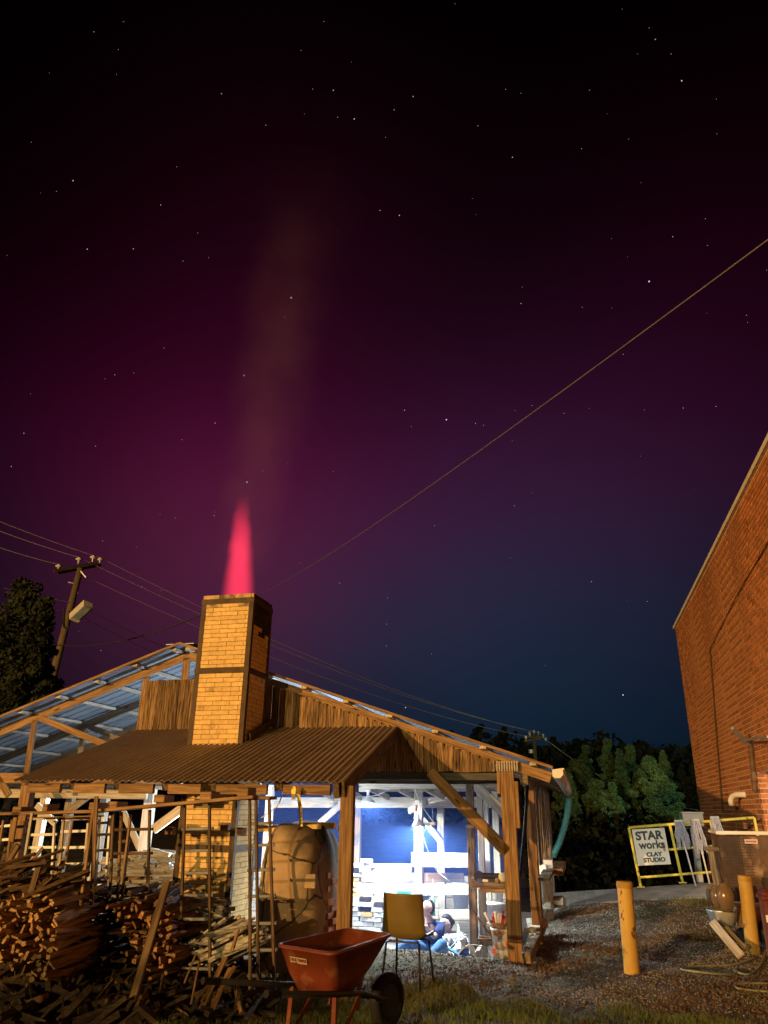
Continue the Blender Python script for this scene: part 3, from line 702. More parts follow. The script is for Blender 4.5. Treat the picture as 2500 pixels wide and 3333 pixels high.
# conduit, cable, pipes on the wall
b = MB(); b.tube([at(2311, 2112, x=XW - .02), at(2330, 2360, x=XW - .02), at(2352, 2640, x=XW - .02)], .016, 6); b.build('conduit', M['iron'], bb)
b = MB(); b.tube([at(2311, 2112, x=XW - .02), at(2400, 1935, x=XW - .02), at(2500, 1765, x=XW - .02), at(2600, 1590, x=XW - .02)], .009, 5); b.build('wall_cable', M['iron'], bb)
pv = thing('vent_pipe', at(2382, 2621, x=XW - .1), 'cream plastic pipe elbow poking from the brick wall', 'pipe')
e0 = at(2381, 2622, x=XW - .22); e1 = at(2398, 2601, x=XW - .12); b = MB()
b.tube([e0, e0 + Vector((0, -.01, .10)), e0 + Vector((.03, -.05, .17)), e0 + Vector((.09, -.14, .20)), Vector((XW + .01, e0.y - .35, e0.z + .20))], .052, 12); b.build('pipe', M['coping'], pv, smooth=True)
br = thing('wall_bracket', at(2440, 2420, x=XW), 'grey steel bracket arm fixed high on the brick wall', 'bracket')
b = MB(); q0 = at(2442, 2425, x=XW - .05); b.beam(q0, q0 + Vector((-.35, -.5, .25)), .05, .05); b.beam(at(2412, 2412, x=XW - .1), at(2500, 2398, x=XW - .3), .035, .035); b.build('arm', M['galv'], br)
b = MB(); b.tube([at(2444, 2425, x=XW - .04), at(2458, 2575, x=XW - .04)], .05, 8); b.build('stay', M['rust'], br)

# ---------------------------------------------------------------- lamps hanging in the shed
def work_lamp(px, py, Y, e, label, col=(.80, .92, 1.0)):
    c = P(px, py, Y); t = thing('work_lamp', c, label, 'lamp', 'work lamps hanging in the shed')
    b = MB(); b.lathe(c, [(.02, .08), (.035, .05), (.095, .0), (.108, -.035), (.102, -.034), (.088, .0), (.028, .045)], 18); shd = b.build('shade', M['galv'], t, smooth=True)
    b = MB(); b.lathe(c, [(.001, .030), (.030, .028), (.078, .006), (.070, .002), (.001, .004)], 12)
    b.build('bulb', mat('bulb_glow', (1, 1, 1), None, 1, .5, 0, emit=((.85, .95, 1.0), 14)), shd, smooth=True)
    b = MB(); b.tube([c + Vector((0, 0, .08)), c + Vector((0, 0, .14))], .022, 8); b.build('socket', M['white'], t)
    lamp('work_lamp_light', 'POINT', c + Vector((0, 0, -.022)), col, e, .03)
work_lamp(1198, 2604, 12.0, 260, 'bright domed work lamp hanging under the white beam behind the eave post')
work_lamp(1362, 2682, 11.9, 360, 'low hanging work lamp glowing yellow at its rim beside the tube fixture')
work_lamp(300, 2556, 12.4, 150, 'work lamp behind the left bay posts under the roof', (.78, .90, 1.0))
work_lamp(548, 2556, 12.9, 150, 'work lamp hanging in the back of the bay beside the chimney', (.78, .90, 1.0))
c = P(1390, 2684, 12.1); t = thing('tube_fixture', c, 'long grey reflector fixture hung on two chains beside the low lamp', 'light fixture')
b = MB(); b.beam(c + Vector((-.12, 0, .0)), c + Vector((.14, 0, 0)), .16, .018); b.beam(c + Vector((-.12, 0, .02)), c + Vector((.14, 0, .02)), .08, .03); b.build('reflector', M['galv'], t)
for dx in (-.09, .1):
    b = MB(); b.tube([c + Vector((dx, 0, .03)), c + Vector((dx * .7, 0, .42))], .004, 4); b.build('chain', M['galv'], t)
lamp('gap_light', 'POINT', (-4.0, 10.75, 2.2), (.72, .86, 1.0), 150, .06)
lamp('back_bay_light', 'POINT', P(660, 2720, 11.2), (.78, .90, 1.0), 120, .06)
lamp('tube_light', 'SPOT', c + Vector((.02, 0, -.04)), (.75, .92, 1.0), 130, .05, target=c + Vector((.02, -.1, -1)), spot_size=R_(150), spot_blend=.4)

def cable(pts, r, m, name, label, cat='cable', group=None, n=5, sub=6):
    """smooth polyline through points"""
    pts = [Vector(p) for p in pts]; out = []
    for i in range(len(pts) - 1):
        p0, p1, p2, p3 = pts[max(i - 1, 0)], pts[i], pts[i + 1], pts[min(i + 2, len(pts) - 1)]
        for k in range(sub):
            t = k / sub; out.append(.5 * ((2 * p1) + (p2 - p0) * t + (2 * p0 - 5 * p1 + 4 * p2 - p3) * t * t + (3 * p1 - p0 - 3 * p2 + p3) * t ** 3))
    out.append(pts[-1]); b = MB(); b.tube(out, r, n); o = b.build(name, m, smooth=True); return tag(o, label, cat, group)
cable([P(1080, 2578, 9.5), P(1110, 2590, 11), P(1160, 2594, 11.5), P(1220, 2590, 11.7), P(1270, 2570, 11.7)], .006, M['whitecloth'], 'extension_cord', 'pink white cord looping past the domed lamp')
cable([P(1346, 2555, 11.6), P(1362, 2600, 11.6), P(1385, 2640, 11.7), P(1408, 2672, 12)], .008, M['white'], 'extension_cord', 'white cord with a red clip leading down to the tube fixture')
cable([P(1368, 2690, 11.9), P(1390, 2760, 11.8), P(1420, 2830, 11.7), P(1455, 2862, 11.6), P(1478, 2880, 11.6)], .006, M['white'], 'extension_cord', 'long white cord slanting down over the rails to the bench')
cable([P(921, 2580, 8.5), P(905, 2620, 8.6), P(880, 2642, 8.8), P(850, 2662, 9.0)], .006, M['white'], 'extension_cord', 'bent white cord left of the caution tape')
cable([P(1408, 2862, 11.9), P(1420, 2940, 11.9), P(1432, 2990, 11.9)], .004, M['whitecloth'], 'string', 'thin white string hanging behind the seated people', 'string')
cable([P(1545, 2690, 11.4), P(1540, 2770, 11.4), P(1536, 2860, 11.4)], .005, M['wiredark'], 'bungee_cord', 'dark cord hanging from the slanted brace to the bench', 'cord')
cable([P(1112, 2670, 9.6), P(1104, 2690, 9.6), P(1100, 2706, 9.6)], .012, M['whitecloth'], 'knotted_rope', 'short knotted white rope hanging left of the eave post', 'rope')
b = MB(); b.tube([P(1356, 2620, 11.6), P(1353, 2640, 11.6)], .018, 8); tag(b.build('clamp_handle', M['redplastic']), 'small red clamp handle on the interior post', 'clamp')
# dark pole leaning inside the corner post
b = MB(); b.tube([P(1718, 2520, 10.6), P(1712, 2640, 10.6), P(1708, 2700, 10.6), P(1692, 2855, 10.6)], [.028, .022, .026, .016], 8)
tag(b.build('dark_pole', M['black'], smooth=True), 'dark rusty pole leaning beside the corner post', 'pole')
# caution tape
tp = [P(957, 2560, 7.62), P(960, 2582, 7.62), P(971, 2588, 7.62), P(977, 2630, 7.64), P(980, 2690, 7.64), P(974, 2702, 7.66)]
b = MB(); w = .036
vs = []
for i, p in enumerate(tp):
    ww = w * (1 if i > 1 else .8); vs += [p - Vector((ww / 2, 0, 0)), p + Vector((ww / 2, .01 * (i % 2), 0)), p + Vector((ww / 2, .004 + .01 * (i % 2), 0)), p + Vector((-ww / 2, .004, 0))]
b.v = [tuple(v) for v in vs]
for i in range(len(tp) - 1):
    a_ = i * 4; b.f += [(a_, a_ + 4, a_ + 5, a_ + 1), (a_ + 2, a_ + 6, a_ + 7, a_ + 3)]
ct = tag(b.build('caution_tape', M['tape']), 'strip of yellow caution tape hanging from the eave', 'tape')
def text(body, size, m, name, parent, loc, basis, ext=.002, align='CENTER', sx=1.0, bold=0.0):
    cu = bpy.data.curves.new(name, 'FONT'); cu.body = body; cu.size = size; cu.extrude = ext; cu.align_x = align; cu.align_y = 'CENTER'; cu.offset = bold
    o = bpy.data.objects.new('t', cu); COL.objects.link(o); dg = bpy.context.evaluated_depsgraph_get()
    me = bpy.data.meshes.new_from_object(o.evaluated_get(dg)); bpy.data.objects.remove(o)
    me.transform(Matrix.Diagonal((sx, 1, 1, 1))); me.materials.clear()
    return link(name, me, m, parent, loc, basis.to_quaternion())
FRONT = Matrix(((1, 0, 0), (0, 0, -1), (0, 1, 0)))       # text plane facing -Y
text('TUREX G.G.', .030, M['ink'], 'lettering', ct, P(978, 2658, 7.63), FRONT @ Matrix.Rotation(R_(-88), 3, 'Z'), bold=.001)
b = MB(); q = P(957, 2568, 7.61); b.beam(q, q + Vector((0, 0, -.10)), .05, .02, w2=.03); b.build('strap_clip', M['tape'], ct)

# ---------------------------------------------------------------- ladder racks, planks and blocks along the eave
def rack(posts, rungs, Y, label, mp, mr):
    """posts: [(px_top,py_top,px_bot,py_bot)]; rungs: y rows (at first post)"""
    a = P(posts[0][0], posts[0][1], Y); t = thing('ladder_rack', (a.x, Y, 0), label, 'rack', 'ladder frame racks in front of the kiln')
    ends = []
    for (x0, y0, x1, y1) in posts:
        p, q = P(x0, y0, Y), P(x1, y1, Y); q = q + (q - p).normalized() * max(0, (q.z - .0)) ; q.z = max(q.z, .0)
        board('upright', q, p, .026, .026, mp, t, up=(0, 1, 0)); ends.append((p, q))
    for z in rungs:
        (p, q), (p2, q2) = ends[0], ends[-1]
        f = (p.z - z) / (p.z - q.z); f2 = (p2.z - z) / (p2.z - q2.z)
        board('rung', p + (q - p) * f + Vector((-.03, .015, 0)), p2 + (q2 - p2) * f2 + Vector((.03, .015, .015)), .03, .028, mr, t)
    return t
T, D = M['timber'], M['plank_dark']
g_ = M['plank_dark']
zr = [1.44, 1.245, 1.05, .86, .66, .46, .26]
rack([(602, 2615, 590, 2995), (682, 2610, 683, 2995)], zr, 7.2, 'ladder rack standing in front of the lit orange bricks of the chimney', D, M['galvdark'])
rack([(813, 2601, 814, 3100), (833, 2603, 840, 3100), (876, 2600, 890, 3090)], [1.50, 1.31, 1.10, .88, .66, .45, .25], 7.15, 'narrow ladder rack with three uprights beside the kiln shell', D, M['galvdark'])
rack([(370, 2640, 358, 2920), (488, 2636, 480, 2930)], [1.42, 1.2, .98, .78], 7.25, 'ladder rack in front of the bright white post', D, D)
rack([(396, 2643, 383, 2930), (425, 2650, 398, 2920)], [1.30, 1.12, .94], 7.45, 'short ladder rack between the two orange uprights', T, g_)
rack([(208, 2655, 190, 2890), (290, 2650, 268, 2900)], [1.50, 1.38, 1.22, 1.06, .92], 7.6, 'pale ladder rack behind the leaning slats', M['timber_pale'], M['white'])
rack([(98, 2675, 82, 2800), (178, 2672, 172, 2795)], [1.5, 1.33, 1.2], 7.8, 'small white ladder rack near the left roof corner', M['white'], M['white'])
rack([(325, 2655, 312, 2870), (360, 2655, 345, 2870)], [1.46, 1.34, 1.18, 1.05, .9], 8.0, 'small pale ladder rack behind the tall pointed slat', M['white'], M['timber_pale'])
rack([(12, 2670, -2, 2760), (40, 2668, 32, 2740)], [1.42, 1.28], 7.6, 'short ladder rack at the left picture edge', T, M['white'])
def slat(p, q, w, t, m, label, Y=None, Y2=None, name='lath', cat='lath', group=None):
    a_, c_ = P(*p, Y), P(*q, Y2 or Y); return tag(board(name, a_, c_, w, t, m, up=(0, 1, 0)), label, cat, group)
slat((105, 2645), (71, 2856), .030, .02, M['timber_pale'], 'pale slat leaning under the left end of the plank', 7.1)
slat((303, 2637), (262, 2950), .026, .02, M['timber'], 'long pale slat leaning left under the plank joint', 6.95, 6.8)
slat((314, 2592), (298, 2946), .042, .02, T, 'tall orange slat with a pointed top between the two planks', 6.93)
slat((236, 2672), (214, 2800), .024, .02, T, 'short orange slat leaning left of the tall pointed slat', 7.0)
slat((424, 2665), (398, 2870), .022, .02, T, 'orange slat leaning right of the short ladder rack', 7.0)
slat((55, 2640), (38, 2740), .05, .02, T, 'broad orange board under the plank near the left edge', 7.3)
slat((544, 2872), (424, 3285), .072, .03, D, 'long thick plank leaning on the wood pile', 6.9, 6.25, 'leaning_plank', 'plank')
slat((60, 2750), (0, 2850), .06, .03, D, 'dark board leaning at the left edge above the pile', 6.9)
slat((130, 2810), (92, 2940), .06, .03, D, 'dark board standing in the left pile', 6.6)
slat((210, 2795), (175, 2880), .04, .03, T, 'short orange offcut standing behind the left pile', 7.0)
slat((140, 2760), (88, 2820), .035, .02, T, 'short slat slanting behind the pale slat', 7.4)
def plank(p, q, Y, label, Y2=None, t=.03):
    a_, c_ = P(*p, Y), P(*q, Y2 or Y)
    return tag(board('shelf_plank', a_, c_, .20, t, T), label, 'plank')
plank((-40, 2650), (320, 2641), 7.2, 'weathered plank lying on the left ladder racks', 7.2)
plank((316, 2640), (835, 2594), 7.1, 'long warped plank running up to the right across the ladder racks', 7.15)
plank((110, 2662), (322, 2656), 7.2, 'thin lower plank under the left plank', 7.2, .012)
plank((815, 2598), (890, 2597), 7.22, 'short dark plank end on the three upright rack')
for i, (x0, x1, yb, yt, Y, lab) in enumerate([(142, 172, 2641, 2625, 7.05, 'small wood block near the left end of the left plank'), (456, 525, 0, 0, 0, '')][:1]):
    p = P(x0 / 1.0, yb, Y)
for (pa, pb_, ytop, ybot, Y, lab) in [((40, 72), None, 2626, 2645, 7.15, 'small wood block at the left end of the left plank'), ((137, 158), None, 2616, 2642, 7.1, 'wood block with a dark side on the left plank'),
        ((289, 318), None, 2612, 2636, 7.1, 'wood block beside the tall pointed slat'), ((349, 384), None, 2609, 2631, 7.05, 'split wood block left of the warped plank middle'),
        ((500, 538), None, 2587, 2612, 7.05, 'wood block on the warped plank left of the chimney'), ((650, 690), None, 2577, 2604, 7.05, 'wood block on the warped plank in front of the chimney bricks'),
        ((771, 810), None, 2563, 2592, 7.05, 'large bright wood block near the right end of the plank')]:
    a_, c_ = P(pa[0], ybot, Y), P(pa[1], ytop, Y); cc = (a_ + c_) / 2; cc.y += .09
    tag(link('wood_block', boxmesh(c_.x - a_.x, .20, c_.z - a_.z, .006, 'blk%d' % int(pa[0])), T, None, cc), lab, 'wood block', 'blocks on the planks')
for (px, py, Y, lab) in [(555, 2704, 8.9, 'small block on the left side of the chimney'), (735, 2690, 8.9, 'large block against the chimney corner'), (785, 2706, 8.8, 'small yellow block beside the chimney iron')]:
    tag(link('wood_block', boxmesh(.10, .10, .085, .005, 'bk' + lab[:9]), T, None, P(px, py, Y)), lab, 'wood block', 'blocks on the planks')

# ---------------------------------------------------------------- wood piles
def stickmesh(seed):
    r = rnd(seed); w, t = r.uniform(.030, .078), r.uniform(.014, .042); b = MB()
    pts = [(-w / 2, -t / 2), (w / 2 * r.uniform(.6, 1), -t / 2 * r.uniform(.6, 1)), (w / 2, t / 2 * r.uniform(.5, 1)), (-w / 2 * r.uniform(.5, 1), t / 2)]
    L = r.uniform(.55, .85); bx, bz = r.uniform(-.02, .02), r.uniform(-.02, .02)
    for (y, k, ox, oz) in ((-L / 2, 1, 0, 0), (0, 1.05, bx, bz), (L / 2, r.uniform(.7, 1), 0, 0)):
        for (x, z) in pts: b.v.append((x * k + ox, y, z * k + oz))
    for s in (0, 4):
        for i in range(4): b.f.append((s + i, s + (i + 1) % 4, s + 4 + (i + 1) % 4, s + 4 + i))
    b.f += [(3, 2, 1, 0), (8, 9, 10, 11)]
    b.v = [(y, x, z) for x, y, z in b.v]; b.f = [f[::-1] for f in b.f]      # grain runs along local x
    return b.mesh('stick')
SM = [stickmesh(i + 50) for i in range(26)]
for me in SM: me.materials.append(M['stick'])
M['stick_lit'] = wood('stick_lit', (.40, .235, .095), (.17, .095, .04), rv=.4, knots=False)  # brighter copy of stick: lamplight on the left stack put into the colour
SL = []
for me in SM[:14]: m2_ = me.copy(); m2_.materials.clear(); m2_.materials.append(M['stick_lit']); SL.append(m2_)
def rot_along(d, roll=0):
    d = Vector(d).normalized(); y = Vector((0, 0, 1)).cross(d); y = y.normalized() if y.length > .05 else Vector((0, 1, 0)); z = d.cross(y)
    return (Matrix(((d.x, y.x, z.x), (d.y, y.y, z.y), (d.z, y.z, z.z))) @ Matrix.Rotation(roll, 3, 'X')).to_quaternion()
NS = [0]
def stack(poly_fn, n, Y, label, group, seed, tilt=.14, az=.12, ybulk=.25, meshes=SM):
    """sticks stacked with their ends towards the camera; laid in jittered courses"""
    r = rnd(seed); k = 0; pts = []
    while k < n * 30 and len(pts) < n:
        k += 1; px, py = poly_fn(r)
        if all((px - a) ** 2 + (py - c) ** 2 * 1.6 > 14.2 ** 2 for a, c in pts): pts.append((px, py))
    for (px, py) in pts:
        yy = Y + r.uniform(-.08, ybulk); p = P(px, py, yy); d = Vector((r.gauss(-.10, az), 1, r.gauss(.0, tilt * .6)))
        o = link('kindling_stick', r.choice(meshes), None, None, p + d.normalized() * .32, rot_along(d, r.uniform(0, 3.1)))
        tag(o, label, 'stick', group); NS[0] += 1
def polyf(pts):
    xs_ = [p[0] for p in pts]; ys_ = [p[1] for p in pts]
    def inside(x, y):
        c = False; j = len(pts) - 1
        for i in range(len(pts)):
            xi, yi = pts[i]; xj, yj = pts[j]
            if (yi > y) != (yj > y) and x < (xj - xi) * (y - yi) / (yj - yi) + xi: c = not c
            j = i
        return c
    def f(r):
        while True:
            x, y = r.uniform(min(xs_), max(xs_)), r.uniform(min(ys_), max(ys_))
            if inside(x, y): return x, y
    return f
stack(polyf([(15, 2935), (95, 2900), (210, 2935), (205, 3010), (190, 3180), (110, 3185), (0, 3110), (-5, 2960)]), 138, 6.45,
      'split kindling stick in the stack at the left edge, sawn end forward', 'kindling sticks of the left stack', 31, meshes=SL)
stack(polyf([(355, 2950), (470, 2915), (560, 2930), (575, 3060), (560, 3170), (470, 3190), (420, 3100), (400, 3020)]), 105, 7.0,
      'split kindling stick in the middle stack behind the leaning plank', 'kindling sticks of the middle stack', 32)
def joined(n, seed, fn, name, label, m, group=None, lw=(.35, .9), ww=(.02, .045)):
    r = rnd(seed); b = MB()
    for _ in range(n):
        p, d = fn(r); L = r.uniform(*lw); d = Vector(d).normalized(); w = r.uniform(*ww)
        b.beam(p - d * L / 2, p + d * L / 2, w, w * r.uniform(.4, .9), w2=w * r.uniform(.5, 1), up=(r.uniform(-1, 1), r.uniform(-1, 1), r.uniform(-1, 1)))
    o = b.build(name, m); return tag(o, label, 'firewood', group, 'stuff')
def fill1(r):
    px, py = polyf([(-20, 2880), (120, 2830), (330, 2880), (560, 2900), (620, 3050), (560, 3210), (300, 3230), (-20, 3250)])(r)
    return P(px, py, r.uniform(7.15, 7.9)), (r.gauss(.3, .5), 1, r.gauss(0, .16))
joined(520, 41, fill1, 'wood_pile', 'dark mass of kindling filling the pile behind the stacked sticks', M['stick_dark'])
def fill2(r):
    px, py = polyf([(-20, 2790), (90, 2760), (230, 2900), (190, 2960), (-20, 2960)])(r)
    return P(px, py, r.uniform(6.5, 7.2)), (1, r.gauss(.1, .5), r.gauss(.35, .15))
joined(38, 42, fill2, 'wood_pile', 'slats and sticks sprawled across the top of the left stack', M['stick_dark'], lw=(.3, .6))
def fill3(r):
    px, py = polyf([(0, 3180), (200, 3180), (600, 3190), (830, 3120), (840, 3333), (0, 3345)])(r)
    p = at(px, min(py, 3345), z=.05); p.z = r.uniform(.02, .16); return p, (r.gauss(.4, .8), r.gauss(.5, .6), r.gauss(.2, .35))
joined(430, 43, fill3, 'wood_scraps', 'bark and splintered scraps lying in front of the stacks', M['bark'], lw=(.12, .5), ww=(.02, .06))
def fill4(r):
    px, py = polyf([(585, 2925), (690, 2935), (700, 3035), (640, 3080), (560, 3040)])(r)
    return P(px, py, r.uniform(7.6, 8.1)), (1, r.gauss(.25, .25), r.gauss(.14, .09))
joined(120, 44, fill4, 'split_wood', 'pale split wood stacked behind the chimney ladder rack', M['stick_pale'], lw=(.25, .5), ww=(.02, .06))
def fill5(r):
    px, py = polyf([(650, 3030), (745, 3010), (830, 3080), (800, 3110), (690, 3120), (620, 3100)])(r)
    return P(px, py, r.uniform(7.2, 7.9)), (1, r.gauss(.1, .2), r.gauss(.42, .1))
joined(130, 45, fill5, 'split_wood', 'bluish split wood heap slanting down to the right of the racks', M['stick_pale'], lw=(.3, .6), ww=(.018, .045))
def fill6(r):
    px, py = polyf([(380, 2795), (560, 2765), (580, 2900), (560, 2925), (380, 2940), (360, 2850)])(r)
    return P(px, py, r.uniform(11.0, 11.6)), (1, r.gauss(.0, .3), r.gauss(0, .08))
joined(240, 46, fill6, 'split_wood', 'brightly lit cordwood stacked far behind the left racks', M['stick_pale'], lw=(.3, .6), ww=(.05, .12))
# leaning splints near the wheelbarrow: one object each
sp = [((775, 3030), (755, 3095), .04), ((735, 3115), (655, 3285), .045), ((750, 3150), (690, 3290), .04), ((765, 3145), (715, 3225), .035), ((722, 3180), (655, 3260), .02),
      ((795, 3165), (745, 3205), .02), ((765, 3215), (785, 3295), .035), ((650, 3125), (622, 3270), .02), ((535, 3255), (612, 3305), .016), ((568, 3300), (602, 3310), .014),
      ((712, 3170), (640, 3250), .03), ((640, 3100), (600, 3200), .02), ((250, 3150), (170, 3300), .03), ((90, 3200), (55, 3300), .04), ((660, 3270), (680, 3320), .02), ((700, 3240), (676, 3308), .025)]
for i, (p, q, w) in enumerate(sp):
    a_ = at(*p, y=6.75 - .04 * (i % 4)); c_ = at(*q, y=6.45 - .04 * (i % 3)); c_.z = max(c_.z, .0)
    tag(board('wood_splint', a_, c_, w, w * .4, M['stick'], up=(0, 1, 0)), 'orange lit splint of wood leaning in the scraps left of the wheelbarrow', 'splint', 'splints leaning beside the wheelbarrow')
for (px, py, lab, s) in [(330, 3230, 'large bark slab lying before the dark gap of the pile', (.42, .10, .05)), (400, 3290, 'second bark slab near the foot of the leaning plank', (.34, .12, .06)), (60, 3290, 'long bark slab in the bottom left corner', (.4, .12, .05))]:
    c = at(px, py, z=.08); tag(board('bark_slab', c + Vector((-s[0] / 2, 0, -.04)), c + Vector((s[0] / 2, .05, .1)), s[1], s[2], M['stick'], bev=.012), lab, 'bark')

# ---------------------------------------------------------------- wheelbarrow
def wheelbarrow():
    psi = 1.172; fw = Vector((math.cos(psi), math.sin(psi), 0)); ax = Vector((fw.y, -fw.x, 0)); back = Vector((-2.074, 5.929, 0))
    W = .56; L = .78; side = .045; zup = .044
    t = thing('wheelbarrow', (back.x + fw.x * .4, back.y + fw.y * .4, 0), 'orange wheelbarrow with a worn brand sticker parked before the shed', 'wheelbarrow')
    def W_(u, v, z): q = back + ax * u + fw * v; return Vector((q.x, q.y, z + (zup * v if z > .3 else 0)))
    # tray: rounded rim loop down to a smaller rounded floor
    def loop(hw0, hw1, v0, v1, z, rad, n=6):
        cs = [(-hw0, v0, 180, 270), (hw0, v0, 270, 360), (hw1, v1, 0, 90), (-hw1, v1, 90, 180)]; out = []
        for (u, v, a0, a1) in cs:
            cu_ = u + (rad if u < 0 else -rad); cv = v + (rad if v == v0 else -rad)
            for k in range(n + 1):
                a_ = R_(a0 + (a1 - a0) * k / n); out.append(W_(cu_ + rad * math.cos(a_), cv + rad * math.sin(a_), z))
        return out
    hw = W / 2; f_ = hw - max(0.02, min(.09, side)); b = MB()
    loops = [loop(hw + .012, f_ + .012, -.012, L + .012, .672, .07), loop(hw + .012, f_ + .012, -.012, L + .012, .690, .07), loop(hw, f_, 0, L, .692, .065),
             loop(hw - .012, f_ - .01, .012, L - .014, .685, .06), loop(hw - .05, f_ - .05, .07, L - .17, .50, .08), loop(hw - .09, f_ - .08, .14, L - .34, .375, .09)]
    outer = [loop(hw - .002, f_ - .002, .002, L - .002, .672, .065), loop(hw - .04, f_ - .04, .06, L - .16, .495, .085), loop(hw - .08, f_ - .07, .13, L - .33, .365, .09)]
    def skin(ls, flip):
        base = len(b.v); n = len(ls[0])
        for l in ls: b.v += [tuple(v) for v in l]
        for i in range(len(ls) - 1):
            for k in range(n):
                q = (base + i * n + k, base + i * n + (k + 1) % n, base + (i + 1) * n + (k + 1) % n, base + (i + 1) * n + k); b.f.append(q[::-1] if flip else q)
        b.f.append(tuple(base + (len(ls) - 1) * n + k for k in range(n)))
    skin(loops, False); skin([loops[0]] + outer, True)
    b.build('tray', M['orange'], t, smooth=True, fix=True)
    # label on the rear face
    nrm = Vector((-fw.x, -fw.y, 0)); dn = (W_(0, .055, .51) - W_(0, 0, .67)).normalized(); xdir = ax; zdir = xdir.cross(-dn).normalized()
    bas = Matrix((xdir, -dn, zdir)).transposed()
    lc = W_(-hw * .22, .025, .600) + zdir * .010
    d = boxmesh(.165, .042, .002, 0, 'lab'); stk = link('sticker', d, M['cardlight'], t, lc - dn * .004, bas.to_quaternion())
    text('TRUE TEMPER', .030, M['orange'], 'lettering', stk, lc + zdir * .003 - dn * .006, bas, ext=.001, sx=.86, bold=.0008)
    text('Since 1808', .012, M['orange'], 'lettering', stk, lc + zdir * .003 + dn * .014 - ax * .04, bas, ext=.001)
    # handles
    for s in (-1, 1):
        p0, p1, p2, p3 = W_(s * .30, -.62, .56), W_(s * .24, .05, .42), W_(s * .17, .5, .33), W_(s * .09, L + .12, .235)
        b = MB(); b.tube([p0, p1, p2, p3], [.020, .021, .019, .017], 8); b.build('handle', M['black'], t, smooth=True)
        b = MB(); b.tube([p0 - (p1 - p0).normalized() * .06, p0 + (p1 - p0).normalized() * .08], .024, 8); b.build('grip', M['rubber'], t)
        l0, l1, l2 = W_(s * .21, .12, .40), W_(s * .225, .10, .02), W_(s * .215, .40, .34)
        b = MB(); b.beam(l0, l1, .038, .014, up=tuple(fw)); b.beam(l1 + Vector((0, 0, .01)), l2, .030, .012, up=tuple(ax)); b.build('leg', M['orange'], t)
    b = MB(); b.beam(W_(-.222, .10, .13), W_(.222, .10, .13), .045, .012, up=tuple(fw)); b.build('cross_brace', M['orange'], t)
    for s in (-1, 1):
        b = MB(); b.beam(W_(s * .13, L - .30, .24), W_(s * .13, L - .26, .44), .045, .012, up=tuple(ax)); b.build('tray_brace', M['orange'], t)
    # wheel
    wc = at(1272, 3258, y=at(1272, 3325, z=0).y); 
    wc = W_(0, L + .15, .20)
    wc = Vector((-1.673, 6.894, .2)) + Vector((.0, 0, 0))
    b = MB(); ring = []
    n = 26
    for (rr, o_) in ((.200, 0), (.192, .035), (.165, .047), (.125, .040), (.115, .0), (.125, -.040), (.165, -.047), (.192, -.035)):
        for k in range(n):
            a_ = 2 * math.pi * k / n; q = wc + (fw * math.cos(a_) + Vector((0, 0, 1)) * math.sin(a_)) * rr + ax * o_; b.v.append(tuple(q))
    for i in range(8):
        for k in range(n): b.f.append((i * n + k, i * n + (k + 1) % n, ((i + 1) % 8) * n + (k + 1) % n, ((i + 1) % 8) * n + k))
    wh = b.build('tyre', M['rubber'], t, smooth=True, fix=True)
    b = MB(); b.tube([wc - ax * .035, wc + ax * .035], .118, 20); b.build('rim', M['black'], wh)
    b = MB(); b.tube([wc - ax * .11, wc + ax * .11], .012, 8)
    for s in (-1, 1): b.beam(wc + ax * .1 * s, W_(s * .10, L - .05, .27), .03, .03)
    b.build('axle_fork', M['black'], t)
wheelbarrow()

